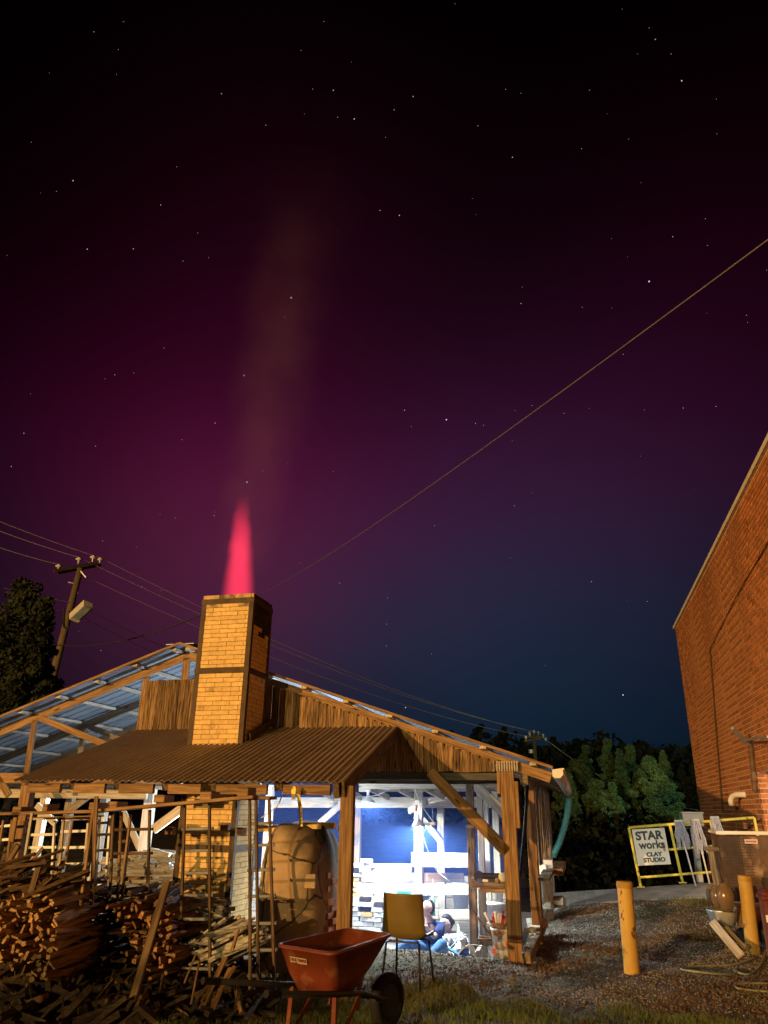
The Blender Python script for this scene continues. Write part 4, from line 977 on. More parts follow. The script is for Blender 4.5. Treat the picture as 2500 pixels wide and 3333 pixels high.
# ---------------------------------------------------------------- chair
def chair():
    q = at(1375, 3236, z=0); c = at(1312, 3215, z=0)
    c = Vector((q.x - .185, q.y + .19, 0)); t = thing('chair', c, 'mustard plastic bucket chair with thin dark legs, back turned to the camera', 'chair')
    rx = Vector((math.cos(R_(-8)), math.sin(R_(-8)), 0)); ry = Vector((-rx.y, rx.x, 0))
    def Q(u, v, z): return c + rx * u + ry * v + Vector((0, 0, z))
    # shell: profile rows from the back top down the back to the seat front
    rows = [(-.235, .86, .205, .055), (-.232, .84, .215, .055), (-.215, .74, .215, .05), (-.19, .62, .222, .04), (-.165, .52, .232, .03), (-.12, .455, .235, .022), (-.03, .435, .228, .02), (.10, .44, .222, .02), (.19, .45, .21, .02), (.215, .435, .20, .01)]
    nu = 13; b = MB()
    for th in (0, .008):
        for i, (v, z, hw, cup) in enumerate(rows):
            for k in range(nu):
                s = -1 + 2 * k / (nu - 1); cu_ = cup * abs(s) ** 2.6
                if i < 5: b.v.append(tuple(Q(hw * s, v + cu_ * 1.7 - th, z)))
                else: b.v.append(tuple(Q(hw * s, v, z + cu_ * 2.5 - th)))
    n = len(rows) * nu
    for o_, fl in ((0, False), (n, True)):
        for i in range(len(rows) - 1):
            for k in range(nu - 1):
                f_ = (o_ + i * nu + k, o_ + i * nu + k + 1, o_ + (i + 1) * nu + k + 1, o_ + (i + 1) * nu + k); b.f.append(f_[::-1] if fl else f_)
    edge = [k for k in range(nu)] + [i * nu + nu - 1 for i in range(1, len(rows))] + [(len(rows) - 1) * nu + k for k in range(nu - 2, -1, -1)] + [i * nu for i in range(len(rows) - 2, 0, -1)]
    for a_, c_ in zip(edge, edge[1:] + edge[:1]): b.f.append((a_, c_, c_ + n, a_ + n))
    b.build('seat_shell', M['chair'], t, smooth=True, fix=True)
    for su in (-1, 1):
        for sv in (-1, 1):
            b = MB(); b.tube([Q(su * .14, sv * .10, .425), Q(su * .175, sv * .15, .41), Q(su * .205, sv * .21, .0)], .011, 8); b.build('leg', M['black'], t, smooth=True)
    b = MB(); b.tube([Q(-.15, -.12, .42), Q(.15, -.12, .42)], .010, 6); b.tube([Q(-.15, .12, .42), Q(.15, .12, .42)], .010, 6); b.build('seat_frame', M['black'], t)
chair()

# ---------------------------------------------------------------- people
def skinned(name, verts, edges, m, parent, sub=2):
    """verts: (pos, radius); grown into one continuous surface"""
    me = bpy.data.meshes.new(name); c = Vector(verts[0][0]); me.from_pydata([tuple(Vector(v[0]) - c) for v in verts], edges, [])
    o = bpy.data.objects.new(name, me); COL.objects.link(o); sk = o.modifiers.new('s', 'SKIN'); sk.use_smooth_shade = True
    for i, v in enumerate(verts):
        rr = v[1] if isinstance(v[1], tuple) else (v[1], v[1]); me.skin_vertices[0].data[i].radius = rr
    me.skin_vertices[0].data[0].use_root = True
    sb = o.modifiers.new('u', 'SUBSURF'); sb.levels = sub
    dg = bpy.context.evaluated_depsgraph_get(); m2 = bpy.data.meshes.new_from_object(o.evaluated_get(dg)); bpy.data.objects.remove(o)
    m2.materials.clear(); m2.polygons.foreach_set('use_smooth', [True] * len(m2.polygons))
    return link(name, m2, m, parent, c)
def head(parent, c, face, s=1.0, bun=False):
    """head with brow, nose, chin, ears; face = horizontal look direction (may tilt up)"""
    f_ = Vector(face).normalized(); rt = f_.cross(Vector((0, 0, 1))).normalized(); up = rt.cross(f_)
    me = bpy.data.meshes.new('head'); bm = bmesh.new(); bmesh.ops.create_uvsphere(bm, u_segments=20, v_segments=16, radius=1)
    for v in bm.verts:
        x, y, z = v.co; X_, Y_, Z_ = x * .075, y * .095, z * .118
        if z < -.2: k = 1 - .35 * (-z - .2); X_ *= k; Y_ = Y_ * (1 - .25 * (-z - .2)) + .012 * (-z)
        if y > .80 and abs(x) < .25 and -.35 < z < .15: Y_ += .022 * (1 - abs(x) * 3.5) * (1 - abs(z + .12) * 2)
        if y > .6 and .1 < z < .3: Y_ += .004
        if y > .6 and .14 < abs(x) < .5 and -.02 < z < .2: Y_ -= .006
        if abs(x) > .93 and -.25 < z < .2 and -.3 < y < .15: X_ *= 1.18
        v.co = (rt * X_ + f_ * Y_ + up * Z_) * s
    bm.to_mesh(me); bm.free(); me.polygons.foreach_set('use_smooth', [True] * len(me.polygons))
    h = link('head', me, M['skin'], parent, c)
    me = bpy.data.meshes.new('hair'); bm = bmesh.new(); bmesh.ops.create_uvsphere(bm, u_segments=20, v_segments=14, radius=1)
    for v in bm.verts:
        x, y, z = v.co; k = 1.0
        X_, Y_, Z_ = x * .083, y * .100 - .014, z * .118 + .014
        if y > .25 and z < .45: Y_ = min(Y_, .02); X_ *= .8; Z_ = max(Z_, -.02)
        if z < -.45: Z_ = -.05 + (z + .45) * .02
        v.co = (rt * X_ + f_ * Y_ + up * Z_) * s
    if bun:
        r2 = bmesh.ops.create_uvsphere(bm, u_segments=10, v_segments=8, radius=.042 * s)
        for v in r2['verts']: v.co += (f_ * -.115 + up * .01) * s
    bm.to_mesh(me); bm.free(); me.polygons.foreach_set('use_smooth', [True] * len(me.polygons)); link('hair', me, M['hair'], parent, c)
    for sx in (-1, 1):
        e_ = Vector(c) + (rt * sx * .03 + f_ * .083 + up * .012) * s; b = MB(); b.lathe(e_, [(.0008, .006), (.009, 0), (.0008, -.006)], 8); b.build('eye', M['hair'], parent)
def hand(parent, w, d, palm_n, curl=.5, s=1.0):
    d = Vector(d).normalized(); n_ = Vector(palm_n); n_ = (n_ - d * n_.dot(d)).normalized(); sd = d.cross(n_); w = Vector(w)
    V_ = [(w, .024 * s), (w + d * .05 * s, (.036 * s, .017 * s))]; E_ = [(0, 1)]
    for k, (o_, l) in enumerate(((-.030, .062), (-.010, .072), (.010, .068), (.029, .052))):
        b0 = w + d * .085 * s + sd * o_ * s; V_.append((b0, .011 * s)); E_.append((1, len(V_) - 1)); i0 = len(V_) - 1
        b1 = b0 + (d * math.cos(curl) + n_ * math.sin(curl)) * l * .55 * s; V_.append((b1, .0095 * s)); E_.append((i0, i0 + 1))
        b2 = b1 + (d * math.cos(curl * 2) + n_ * math.sin(curl * 2)) * l * .5 * s; V_.append((b2, .008 * s)); E_.append((i0 + 1, i0 + 2))
    t0 = w + d * .025 * s - sd * .03 * s; t1 = t0 + (d * .7 - sd * .6 + n_ * .3) * .035 * s; t2 = t1 + (d * .9 - sd * .1 + n_ * .4) * .03 * s
    i0 = len(V_); V_ += [(t0, .013 * s), (t1, .011 * s), (t2, .009 * s)]; E_ += [(0, i0), (i0, i0 + 1), (i0 + 1, i0 + 2)]
    skinned('hand', V_, E_, M['skin'], parent, 1)
def person_a():
    Y = 11.9; H = P(1392, 2957, Y); t = thing('person', (H.x, Y, -.40), 'person in a navy t-shirt and blue jeans sitting on the pit floor looking up', 'person', 'people working in the pit')
    head(t, H, (-.45, -.72, .40), 1.0)
    nk = H + Vector((.015, .015, -.13)); ch_ = H + Vector((.03, .03, -.30)); pv_ = H + Vector((.05, .10, -.62)); pv_.z = -.24
    sL, sR = ch_ + Vector((-.155, .02, .09)), ch_ + Vector((.165, -.01, .07))
    eR, wR = P(1412, 3052, Y - .12), P(1385, 3012, Y - .38)
    eL, wL = P(1345, 3030, Y - .15), P(1362, 3012, Y - .42)
    # bare skin: neck, arms
    skinned('body', [(ch_, (.13, .10)), (nk + Vector((0, 0, -.03)), .052), (nk + Vector((0, 0, .06)), .05), (sL, .048), (eL, .036), (wL, .026), (sR, .048), (eR, .036), (wR, .026), (pv_, (.13, .10)),
                     ((ch_ + pv_) / 2, (.125, .10))], [(0, 1), (1, 2), (0, 3), (3, 4), (4, 5), (0, 6), (6, 7), (7, 8), (0, 10), (10, 9)], M['skin'], t)
    skinned('t_shirt', [(ch_, (.172, .135)), (nk + Vector((0, 0, -.045)), .070), (sL, .078), ((sL * .25 + eL * .75), .064), (sR, .078), ((sR * .25 + eR * .75), .064), ((ch_ + pv_) / 2, (.145, .12)), (pv_ + Vector((0, 0, .05)), (.155, .13))],
            [(0, 1), (0, 2), (2, 3), (0, 4), (4, 5), (0, 6), (6, 7)], M['navy'], t)
    hand(t, wR, (-.7, -.3, .2), (-.2, -.3, -1)); hand(t, wL, (.5, -.6, .1), (0, -.3, -1))
    hl, hr = pv_ + Vector((-.10, -.05, 0)), pv_ + Vector((.10, -.05, 0))
    kl, kr = P(1335, 3068, Y - .55), P(1440, 3072, Y - .50)
    fl, fr = P(1280, 3108, Y - .60), P(1385, 3140, Y - 1.05)
    fl.z = max(fl.z, -.33)
    skinned('jeans', [(pv_, (.155, .13)), (hl, .105), (kl, .078), (fl, .055), (hr, .105), (kr, .080), (fr + Vector((0, 0, .04)), .058)], [(0, 1), (1, 2), (2, 3), (0, 4), (4, 5), (5, 6)], M['jeans'], t)
    for p, d in ((fl, Vector((-.10, -.10, -.03))), (fr, Vector((-.06, -.12, -.02)))):
        skinned('shoe', [(p, .045), (p + d * .6, (.048, .035)), (p + d * 1.5, (.04, .025))], [(0, 1), (1, 2)], M['rust'], t, 1)
person_a()
def person_b():
    Y = 12.2; H = P(1452, 3008, Y); t = thing('person', (H.x, Y, -.40), 'dark haired person in a white shirt kneeling right of the navy t-shirt', 'person', 'people working in the pit')
    head(t, H, (-.62, -.78, -.08), 1.05, bun=True)
    nk = H + Vector((.03, .02, -.11)); ch_ = H + Vector((.10, .04, -.24)); pv_ = Vector((H.x + .22, Y + .15, -.24))
    sL, sR = ch_ + Vector((-.08, -.12, .06)), ch_ + Vector((.10, .10, .07))
    eL, wL = P(1452, 3078, Y - .35), P(1420, 3095, Y - .60); eR, wR = P(1490, 3090, Y - .3), P(1452, 3110, Y - .62)
    skinned('body', [(ch_, (.12, .10)), (nk, .048), (nk + Vector((-.01, 0, .07)), .046), (sL, .052), (eL, .036), (wL, .025), (sR, .052), (eR, .036), (wR, .025), (pv_, (.14, .12))],
            [(0, 1), (1, 2), (0, 3), (3, 4), (4, 5), (0, 6), (6, 7), (7, 8), (0, 9)], M['skin'], t)
    skinned('shirt', [(ch_, (.145, .125)), (nk + Vector((.01, 0, -.02)), .062), (sL, .070), (eL, .056), ((eL + wL) / 2, .045), (sR, .070), (eR, .056), ((eR + wR) / 2, .045), (pv_ + Vector((0, 0, .05)), (.16, .14))],
            [(0, 1), (0, 2), (2, 3), (3, 4), (0, 5), (5, 6), (6, 7), (0, 8)], M['whitecloth'], t)
    hand(t, wL, (-.8, -.4, -.2), (0, 0, -1), s=.95); hand(t, wR, (-.8, -.5, 0), (0, 0, -1), s=.95)
    skinned('trousers', [(pv_, (.15, .13)), (pv_ + Vector((-.30, -.25, -.03)), .085), (pv_ + Vector((-.05, .05, -.10)), .06), (pv_ + Vector((-.10, -.40, -.04)), .085), (pv_ + Vector((.12, -.05, -.1)), .06)],
            [(0, 1), (1, 2), (0, 3), (3, 4)], M['navy'], t)
person_b()

# ---------------------------------------------------------------- things in and around the pit
def lathe_thing(name, c, prof, m, label, cat, n=24, group=None):
    b = MB(); b.lathe(c, prof, n); return tag(b.build(name, m, smooth=True), label, cat, group)
ZF = -.405
b_ = P(1640, 3100, 10.75); bk = thing('plaster_bucket', (b_.x, 10.75, ZF), 'mud splashed white bucket with red marks left of the corner post', 'bucket')
c = Vector((b_.x, 10.75, -.12)); b = MB(); b.lathe(c, [(.001, 0), (.115, 0), (.150, .36), (.158, .36), (.158, .385), (.148, .385), (.11, .02), (.001, .02)], 24)
m = mat('splashed_bucket', (.78, .74, .66), (.66, .60, .50), 5, .6, .1, dirt=(.36, .20, .10), dscale=7, dlo=.52, dhi=.58); b.build('bucket_body', m, bk, smooth=True)
for (dx, dz) in ((-.115, .13), (.06, .22)): link('red_mark', boxmesh(.04, .01, .06, 0, 'rm'), M['redplastic'], bk, c + Vector((dx, -.132 - (.0 if dx > 0 else -.055), dz)))
b = MB(); b.lathe(Vector((b_.x, 10.75, ZF)), [(.001, 0), (.17, 0), (.17, .28), (.001, .28)], 16); tag(b.build('stump', M['bark']), 'low stump under the splashed bucket', 'stump')
st = P(1537, 2962, 10.9); b = MB(); b.beam(st, P(1608, 3062, 10.75), .022, .014); tag(b.build('stir_stick', T), 'thin paint stir stick leaning out of the bucket', 'stick')
c = P(1545, 3140, 10.9); c.z = ZF
lathe_thing('basket', c, [(.001, 0), (.15, 0), (.20, .12), (.22, .22), (.235, .25), (.225, .26), (.19, .14), (.14, .03), (.001, .03)], M['cardboard'], 'round woven tray basket on the floor left of the bucket', 'basket')
cable([c + Vector((.12 * math.cos(a), .19 * math.sin(a) * 0 + .0, .25 + .0)) if False else c + Vector((.22 * math.cos(a), 0, .24 + .20 * math.sin(a))) for a in [i * math.pi / 8 for i in range(9)]], .008, M['timber_pale'], 'cane_hoop', 'thin arched cane hoop standing over the tray basket', 'hoop')
r = rnd(77)
for i in range(5):
    p = c + Vector((r.uniform(-.12, .12), r.uniform(-.1, .1), .26 + .03 * i)); tag(board('clay_shard', p, p + Vector((r.uniform(-.1, .1), .05, .09)), .09, .02, M['timber_pale']), 'pale clay shard piled in the tray basket', 'shard', 'shards in the tray basket')
c = P(1605, 3145, 10.65); c.z = -.36; tag(board('plaster_bag', c + Vector((-.28, 0, 0)), c + Vector((.1, .1, .06)), .3, .09, M['whitecloth'], bev=.03), 'white plaster bag lying behind the gravel edge', 'bag')
# brush pot on a low shelf
c = P(1622, 3048, 11.0); tag(board('low_shelf', P(1560, 3052, 11.0), P(1668, 3052, 11.0), .35, .03, T), 'low dark shelf board carrying the brush pot', 'shelf')
lathe_thing('brush_pot', c, [(.001, .0), (.10, 0), (.15, .08), (.155, .17), (.145, .17), (.14, .10), (.001, .02)], M['glaze'], 'brown glazed pot full of red handled brushes', 'pot')
for i in range(14):
    a_ = r.uniform(0, 6.28); p = c + Vector((.09 * math.cos(a_), .09 * math.sin(a_), .12)); b = MB(); b.tube([p, p + Vector((.08 * math.cos(a_), .08 * math.sin(a_), r.uniform(.12, .2)))], [.010, .018], 6)
    tag(b.build('brush', M['redplastic'] if i % 3 else M['white']), 'short brush standing in the brown pot', 'brush', 'brushes in the pot')
tag(link('tool_box', boxmesh(.16, .14, .09, .008, 'tb'), M['redplastic'], None, P(1645, 3066, 10.95)), 'small orange red box under the low shelf', 'box')
tag(link('tool_box', boxmesh(.07, .08, .08, .008, 'tb2'), M['bluep'], None, P(1583, 3066, 11.0)), 'small blue box under the low shelf', 'box')
lathe_thing('white_bucket', P(1620, 2990, 11.9), [(.001, -.15), (.14, -.15), (.17, .18), (.18, .18), (.18, .2), (.001, .2)], M['white'], 'large white lidded bucket behind the brush pot', 'bucket')
lathe_thing('white_bucket', P(1500, 2925, 12.9), [(.001, -.2), (.10, -.2), (.15, .2), (.16, .2), (.16, .22), (.001, .22)], M['white'], 'flared white bucket behind the seated people', 'bucket')
lathe_thing('water_bottle', P(1408, 2948, 12.3), [(.001, -.13), (.038, -.13), (.038, .08), (.018, .12), (.018, .15), (.001, .15)], M['greenpipe'], 'tall turquoise water bottle behind the navy t-shirt', 'bottle')
tag(link('grey_box', boxmesh(.14, .1, .3, .005, 'gb'), mat('blue_grey_board', (.25, .33, .40), None, 4), None, P(1380, 2950, 12.5)), 'blue grey board standing behind the head', 'board')
tag(link('green_box', boxmesh(.2, .14, .06, .005, 'gnb'), M['green'], None, P(1316, 2907, 12.2)), 'green and white box behind the chair back', 'box')
# dark instrument-like folding frame near the people: folding chair
fc = P(1480, 3080, 11.6); t = thing('folding_chair', fc, 'folded lawn chair frame with a blue cloth between the people and the post', 'chair')
for (p, q) in (((1492, 3010), (1500, 3090)), ((1442, 3050), (1500, 3150)), ((1500, 3050), (1452, 3100)), ((1475, 3060), (1520, 3085))):
    b = MB(); b.tube([P(*p, 11.7), P(*q, 11.4)], .012, 6); b.build('tube', M['galv'], t)
board('cloth', P(1462, 3088, 11.3), P(1495, 3108, 11.3), .12, .015, mat('blue_cloth', (.05, .25, .45), None, 6), t)
# bench things
c = P(1598, 2852, 11.0); t = thing('bench_grinder', c, 'black bench grinder with a round wheel on the old bench', 'grinder')
b = MB(); b.lathe(c + Vector((-.16, -.03, .0)), [(.001, -.02), (.065, -.02), (.065, .02), (.001, .02)], 18, axis='y'); b.build('wheel', M['black'], t)
b = MB(); b.lathe(c + Vector((.16, -.03, .0)), [(.001, -.02), (.055, -.02), (.055, .02), (.001, .02)], 18, axis='y'); b.build('wheel', M['galv'], t)
b = MB(); b.tube([c + Vector((-.14, 0, .0)), c + Vector((.14, 0, .0))], .04, 12); b.box(c + Vector((-.07, -.05, -.07)), c + Vector((.07, .05, -.03))); b.build('motor', M['black'], t)
for (px, dx, m, lab, s) in [(1562, 0, M['bluep'], 'small blue tin on the left end of the bench', (.06, .06, .05)), (1618, 0, T, 'small wood cube between the grinder wheels', (.05, .05, .06)), (1580, 0, M['white'], 'white cup lying on the bench', (.08, .05, .03))]:
    p = P(px, 2866, 10.96); tag(link('bench_item', boxmesh(*s, .006, lab[:8]), m, None, p), lab, 'box')
# retaining timbers at the pit edge on the right
tag(board('edge_timber', at(1768, 3005, z=.16), at(1712, 3120, z=.09), .11, .10, old), 'weathered edging timber running down beside the corner post', 'timber')
tag(board('edge_timber', P(1728, 3004, 11.6), P(1770, 3004, 11.4), .14, .12, pale), 'short pale timber block on the pit edge', 'timber')
t = thing('edge_trough', P(1740, 3028, 11.1), 'hollow pale channel block beside the pit edge', 'block')
b = MB(); q = P(1738, 3028, 11.1); b.beam(q + Vector((-.06, 0, -.04)), q + Vector((.08, 0, -.04)), .16, .02); b.beam(q + Vector((-.06, 0, .04)), q + Vector((.08, 0, .04)), .16, .02); b.beam(q + Vector((-.05, 0, -.03)), q + Vector((-.05, 0, .03)), .16, .02); b.build('channel', pale, t)
# things on the side shelf
for (px, py, Y, s, lab) in [(1768, 2830, 12.6, (.10, .12, .14), 'white open box on the side shelf'), (1785, 2812, 12.8, (.14, .14, .12), 'grey plastic tub stacked on the side shelf'), (1780, 2850, 12.6, (.14, .14, .08), 'low white tray under the tub')]:
    tag(link('shelf_box', boxmesh(*s, .006, lab[:9]), M['white'] if 'grey' not in lab else M['galv'], None, P(px, py, Y)), lab, 'box')
tag(link('rock', boxmesh(.3, .25, .16, .05, 'rk'), M['stone'], None, P(1812, 2935, 13.3)), 'pale rock at the foot of the far side post', 'rock')
tag(link('rock', boxmesh(.16, .15, .12, .04, 'rk2'), M['stone'], None, P(1785, 2952, 13.0)), 'small rock beside the pale rock', 'rock')

# green corrugated pipe hanging from the far end of the gutter
def pipe():
    pts = [at(1852, 2603, x=.0 - .22)]
    Yp = 17.3
    pts = [P(x, y, Yp) for x, y in ((1852, 2598), (1848, 2640), (1838, 2690), (1822, 2740), (1806, 2775), (1800, 2790))]
    out = []
    for i in range(len(pts) - 1):
        for k in range(24): out.append(pts[i].lerp(pts[i + 1], k / 24))
    b = MB(); b.tube(out, [.062 + .014 * (1 if i % 3 == 0 else -1 if i % 3 == 1 else 0) for i in range(len(out))], 12)
    return tag(b.build('drain_pipe', M['greenpipe'], smooth=True), 'green corrugated drain pipe hanging from the right eave gutter', 'pipe')
pipe()

# ---------------------------------------------------------------- bollards
def bollard(px0, py0, pxt, pyt, label):
    g0 = at(px0, py0, z=.0); Yb = g0.y; top = P(pxt, pyt, Yb); h = top.z
    t = thing('bollard', (g0.x, Yb, 0), label, 'bollard', 'yellow steel bollards'); ln = Vector(((top.x - g0.x), 0, h))
    b = MB(); p0 = Vector((g0.x, Yb, -.1)); p1 = p0 + ln * .93 + Vector((0, 0, .1)); b.tube([p0, p0.lerp(p1, .5), p1], .084, 28)
    b.build('pipe', M['boll'], t, smooth=False)
    b = MB(); q1 = p0 + ln * .925 + Vector((0, 0, .1)); q2 = p0 + ln + Vector((0, 0, .1)); b.tube([q1, q2 - ln.normalized() * .012, q2], [.090, .090, .078], 28); b.build('cap', mat('rusty_yellow_cap', (.45, .27, .06), (.30, .17, .045), 9, .7, .3), t)
bollard(2058, 3176, 2032, 2868, 'yellow bollard with rust spots standing alone on the gravel')
bollard(2452, 3108, 2424, 2849, 'yellow bollard in front of the brown mesh bin at the right')

# ---------------------------------------------------------------- railing with sign and mops
def railing():
    Yr = ZR; t = thing('railing', P(2085, 2885, Yr), 'bright yellow pipe railing tilted along the concrete slab', 'railing')
    def tube_(p, q, rr, name): b = MB(); b.tube([P(*p, Yr), P(*q, Yr)], rr, 12); b.build(name, M['yellow'], t, smooth=True)
    tube_((2047, 2694), (2455, 2661), .024, 'top_rail'); tube_((2172, 2766), (2345, 2751), .020, 'mid_rail'); tube_((2082, 2856), (2350, 2836), .020, 'lower_rail')
    for (p, q) in (((2047, 2694), (2086, 2886)), ((2181, 2687), (2222, 2872)), ((2313, 2674), (2352, 2860)), ((2455, 2661), (2492, 2850))): tube_(p, q, .024, 'post')
    for p in ((2086, 2887), (2222, 2873), (2352, 2861)):
        q = P(*p, Yr); b = MB(); b.beam(q + Vector((-.06, 0, .0)), q + Vector((.06, 0, .006)), .12, .012); b.build('foot_plate', M['yellow'], t)
    return t
railing()
def sign():
    Ys = ZR - .045; p00, p10, p11, p01 = P(2056, 2700, Ys), P(2163, 2694, Ys), P(2184, 2813, Ys), P(2077, 2818, Ys)
    c = (p00 + p10 + p11 + p01) / 4; t = thing('sign', c, 'white sign reading STAR works CLAY STUDIO hung on the yellow railing', 'sign')
    xd = ((p10 - p00) + (p11 - p01)).normalized(); yd = Vector((0, -1, 0)); zd = Vector((-xd.z, 0, xd.x)) ; zd = Vector((0, 1, 0)).cross(xd) * -1
    zd = xd.cross(Vector((0, 1, 0))); 
    if zd.z < 0: zd = -zd
    W = ((p10 - p00).length + (p11 - p01).length) / 2; Hh = ((p01 - p00).length + (p11 - p10).length) / 2
    bas = Matrix((xd, zd, Vector((0, -1, 0)))).transposed()
    sgb = link('sign_board', boxmesh(W, Hh, .012, .004, 'sg'), M['signwhite'], t, c, bas.to_quaternion())
    def tx(s, u, v, size, sx, bold): text(s, size, M['ink'], 'lettering', sgb, c + xd * u + zd * v + Vector((0, -.009, 0)), bas, ext=.001, sx=sx, bold=bold)
    tx('STAR', -.01 * W, .30 * Hh, .325 * Hh, 1.02, .008); tx('works', .03 * W, .045 * Hh, .30 * Hh, .98, .006)
    tx('CLAY', .045 * W, -.215 * Hh, .155 * Hh, 1.15, .005); tx('STUDIO', .03 * W, -.365 * Hh, .155 * Hh, 1.12, .005)
    for u in (-.42, .40):
        b = MB(); q = c + xd * (u * W) + zd * (Hh / 2 - .02); b.tube([q + Vector((0, -.01, 0)), q + zd * .05 + Vector((0, .02, 0))], .006, 6); b.build('hook', M['galv'], t)
    b = MB(); q = c + xd * (.37 * W) + zd * (.0 * Hh) + Vector((0, -.0075, 0)); b.v = [tuple(q + xd * (a_ * W) + zd * (d_ * Hh)) for a_, d_ in ((-.05, .10), (.03, .09), (.06, .0), (.04, -.14), (0, -.16), (-.05, -.03))]; b.f = [(0, 1, 2, 3, 4, 5)]
    b.build('rust_peel', mat('peeled_patch', (.55, .38, .15), (.45, .30, .12), 20, .8, .1), t)
sign()
def mop(px, py, label, foot, seed, hl=115, wd=34):
    Ym = ZR - .10; hd = P(px, py, Ym); t = thing('mop', hd, label, 'mop', 'string mops hung over the yellow railing'); r = rnd(seed)
    f_ = P(*foot, Ym - .12) if foot else None
    if f_ is not None:
        b = MB(); b.tube([hd + Vector((0, -.05, -.04)), f_], .013, 8); b.build('handle', M['white'], t, smooth=True)
    b = MB(); b.beam(hd + Vector((-.07, 0, .03)), hd + Vector((.07, 0, .035)), .09, .05); b.build('clamp', M['galv'], t)
    s_ = 1 / 185.0
    strs = []
    for i in range(46):
        u = r.uniform(-1, 1); L = hl * s_ * r.uniform(.72, 1.0); y0 = -.03 - .05 * r.random(); x0 = u * .07
        pts = [hd + Vector((x0, y0, .03)), hd + Vector((x0 * 1.2 + L * .02 + r.uniform(-.01, .01), y0 - .03, -L * .30)), hd + Vector((x0 * 1.5 + L * .06 + r.uniform(-.015, .015), y0 - .02, -L * .62)), hd + Vector((x0 * 1.55 + L * .10 + r.uniform(-.025, .025), y0 - .01, -L))]
        b = MB(); b.tube(pts, .0065, 5); o = b.build('strand', M['mop'], t)
        strs.append(o)
mop(2209, 2680, 'left mop of the three, its pole touching the slab', (2265, 2884), 1, 78)
mop(2262, 2677, 'middle mop with the longest strands and a pole by the jars', (2310, 2876), 2, 95)
mop(2326, 2668, 'right mop with a tan clamp beside the brown bin', None, 3, 76)
bx = P(2254, 2668, 17.6); t = thing('utility_box', bx, 'white utility box seen over the yellow railing', 'box')
link('box_body', boxmesh(.40, .3, .24, .01, 'ub'), M['white'], t, bx); link('box_lid', boxmesh(.43, .34, .03, .005, 'ul'), M['white'], t, bx + Vector((0, 0, .135)))
b = MB(); b.beam(bx + Vector((0, .1, -.15)), bx + Vector((0, .1, -2.2)), .12, .12); b.build('box_post', M['galv'], t)

# ---------------------------------------------------------------- bin, jars, box and clutter by the brick wall
def bin_():
    Yb = 12.3; p0 = P(2336, 2710, Yb); p1 = P(2372, 2948, Yb); xr = 3.02
    t = thing('mesh_bin', ((p0.x + xr) / 2, Yb + .4, p1.z), 'big brown sheet metal bin wrapped in wire mesh', 'bin')
    n = 9
    for i in range(n):          # ribbed front panels
        f0, f1 = i / n, (i + 1) / n; b = MB()
        a_ = Vector((p0.x + (xr - p0.x) * f0, Yb + .012 * (i % 2), p0.z - .03)); c_ = Vector((p0.x + (xr - p0.x) * f1, Yb + .012 * (i % 2), p0.z - .03))
        d_ = Vector((p1.x + (xr - p1.x) * f0, Yb + .012 * (i % 2), p1.z)); e_ = Vector((p1.x + (xr - p1.x) * f1, Yb + .012 * (i % 2), p1.z))
        b.v = [tuple(v) for v in (a_, c_, e_, d_)] + [tuple(v + Vector((0, .02, 0))) for v in (a_, c_, e_, d_)]; b.f = [(3, 2, 1, 0), (4, 5, 6, 7), (0, 1, 5, 4), (1, 2, 6, 5), (2, 3, 7, 6), (3, 0, 4, 7)]; b.build('panel', M['rust'], t)
    b = MB(); b.v = [tuple(v) for v in ((p0.x, Yb, p0.z), (p0.x + .03, Yb + .9, p0.z), (p1.x + .03, Yb + .9, p1.z), (p1.x, Yb, p1.z), (p0.x + .02, Yb, p0.z), (p0.x + .05, Yb + .9, p0.z), (p1.x + .05, Yb + .9, p1.z), (p1.x + .02, Yb, p1.z))]
    b.f = [(0, 1, 2, 3), (7, 6, 5, 4), (0, 4, 5, 1), (3, 2, 6, 7)]; b.build('side_panel', M['rust'], t)
    board('rim', (p0.x - .03, Yb - .01, p0.z + .0), (xr, Yb - .01, p0.z + .01), .07, .045, M['coping'], t); board('rim', (p0.x, Yb, p0.z + .003), (p0.x + .03, Yb + .9, p0.z + .003), .05, .04, M['coping'], t)
    board('bottom_rail', P(2380, 2936, Yb - .03), P(2480, 2944, Yb - .03), .03, .03, M['coping'], t)
    b = MB()
    for i in range(13):
        f_ = i / 46; b.tube([(p0.x + (xr - p0.x) * f_ * .9 - .01, Yb - .02, p0.z - .03), (p1.x + (xr - p1.x) * f_ * .9 - .01, Yb - .02, p1.z)], .003, 3, cap=False)
    for i in range(26):
        f_ = i / 26; x_ = p0.x + (p1.x - p0.x) * f_; z_ = p0.z - .04 + (p1.z - p0.z) * f_; b.tube([(x_ - .012, Yb - .022, z_), (x_ + .42, Yb - .022, z_ + .004)], .003, 3, cap=False)
    b.build('wire_mesh', M['wiredark'], t)
    q = P(2445, 2739, Yb - .02); lp = link('label_plate', boxmesh(.17, .004, .055, 0, 'lp'), M['coping'], t, q); text('DANGER', .034, M['redplastic'], 'lettering', lp, q + Vector((0, -.006, 0)), FRONT, ext=.001, bold=.0015)
bin_()
tag(board('bin_stand', P(2386, 2975, 12.2) + Vector((0, 0, 0)), P(2480, 2982, 12.2) + Vector((.4, 0, 0)), .5, .26, M['cardboard']), 'brown box base under the mesh bin', 'box')
t = thing('galvanised_tub', P(2345, 2980, 11.7), 'grey metal tub under the jars', 'tub'); c = P(2352, 2985, 11.8)
b = MB(); b.lathe(c, [(.001, -.10), (.14, -.10), (.19, .07), (.20, .09), (.18, .09), (.13, -.08), (.001, -.08)], 24); b.build('tub_body', M['galv'], t, smooth=True)
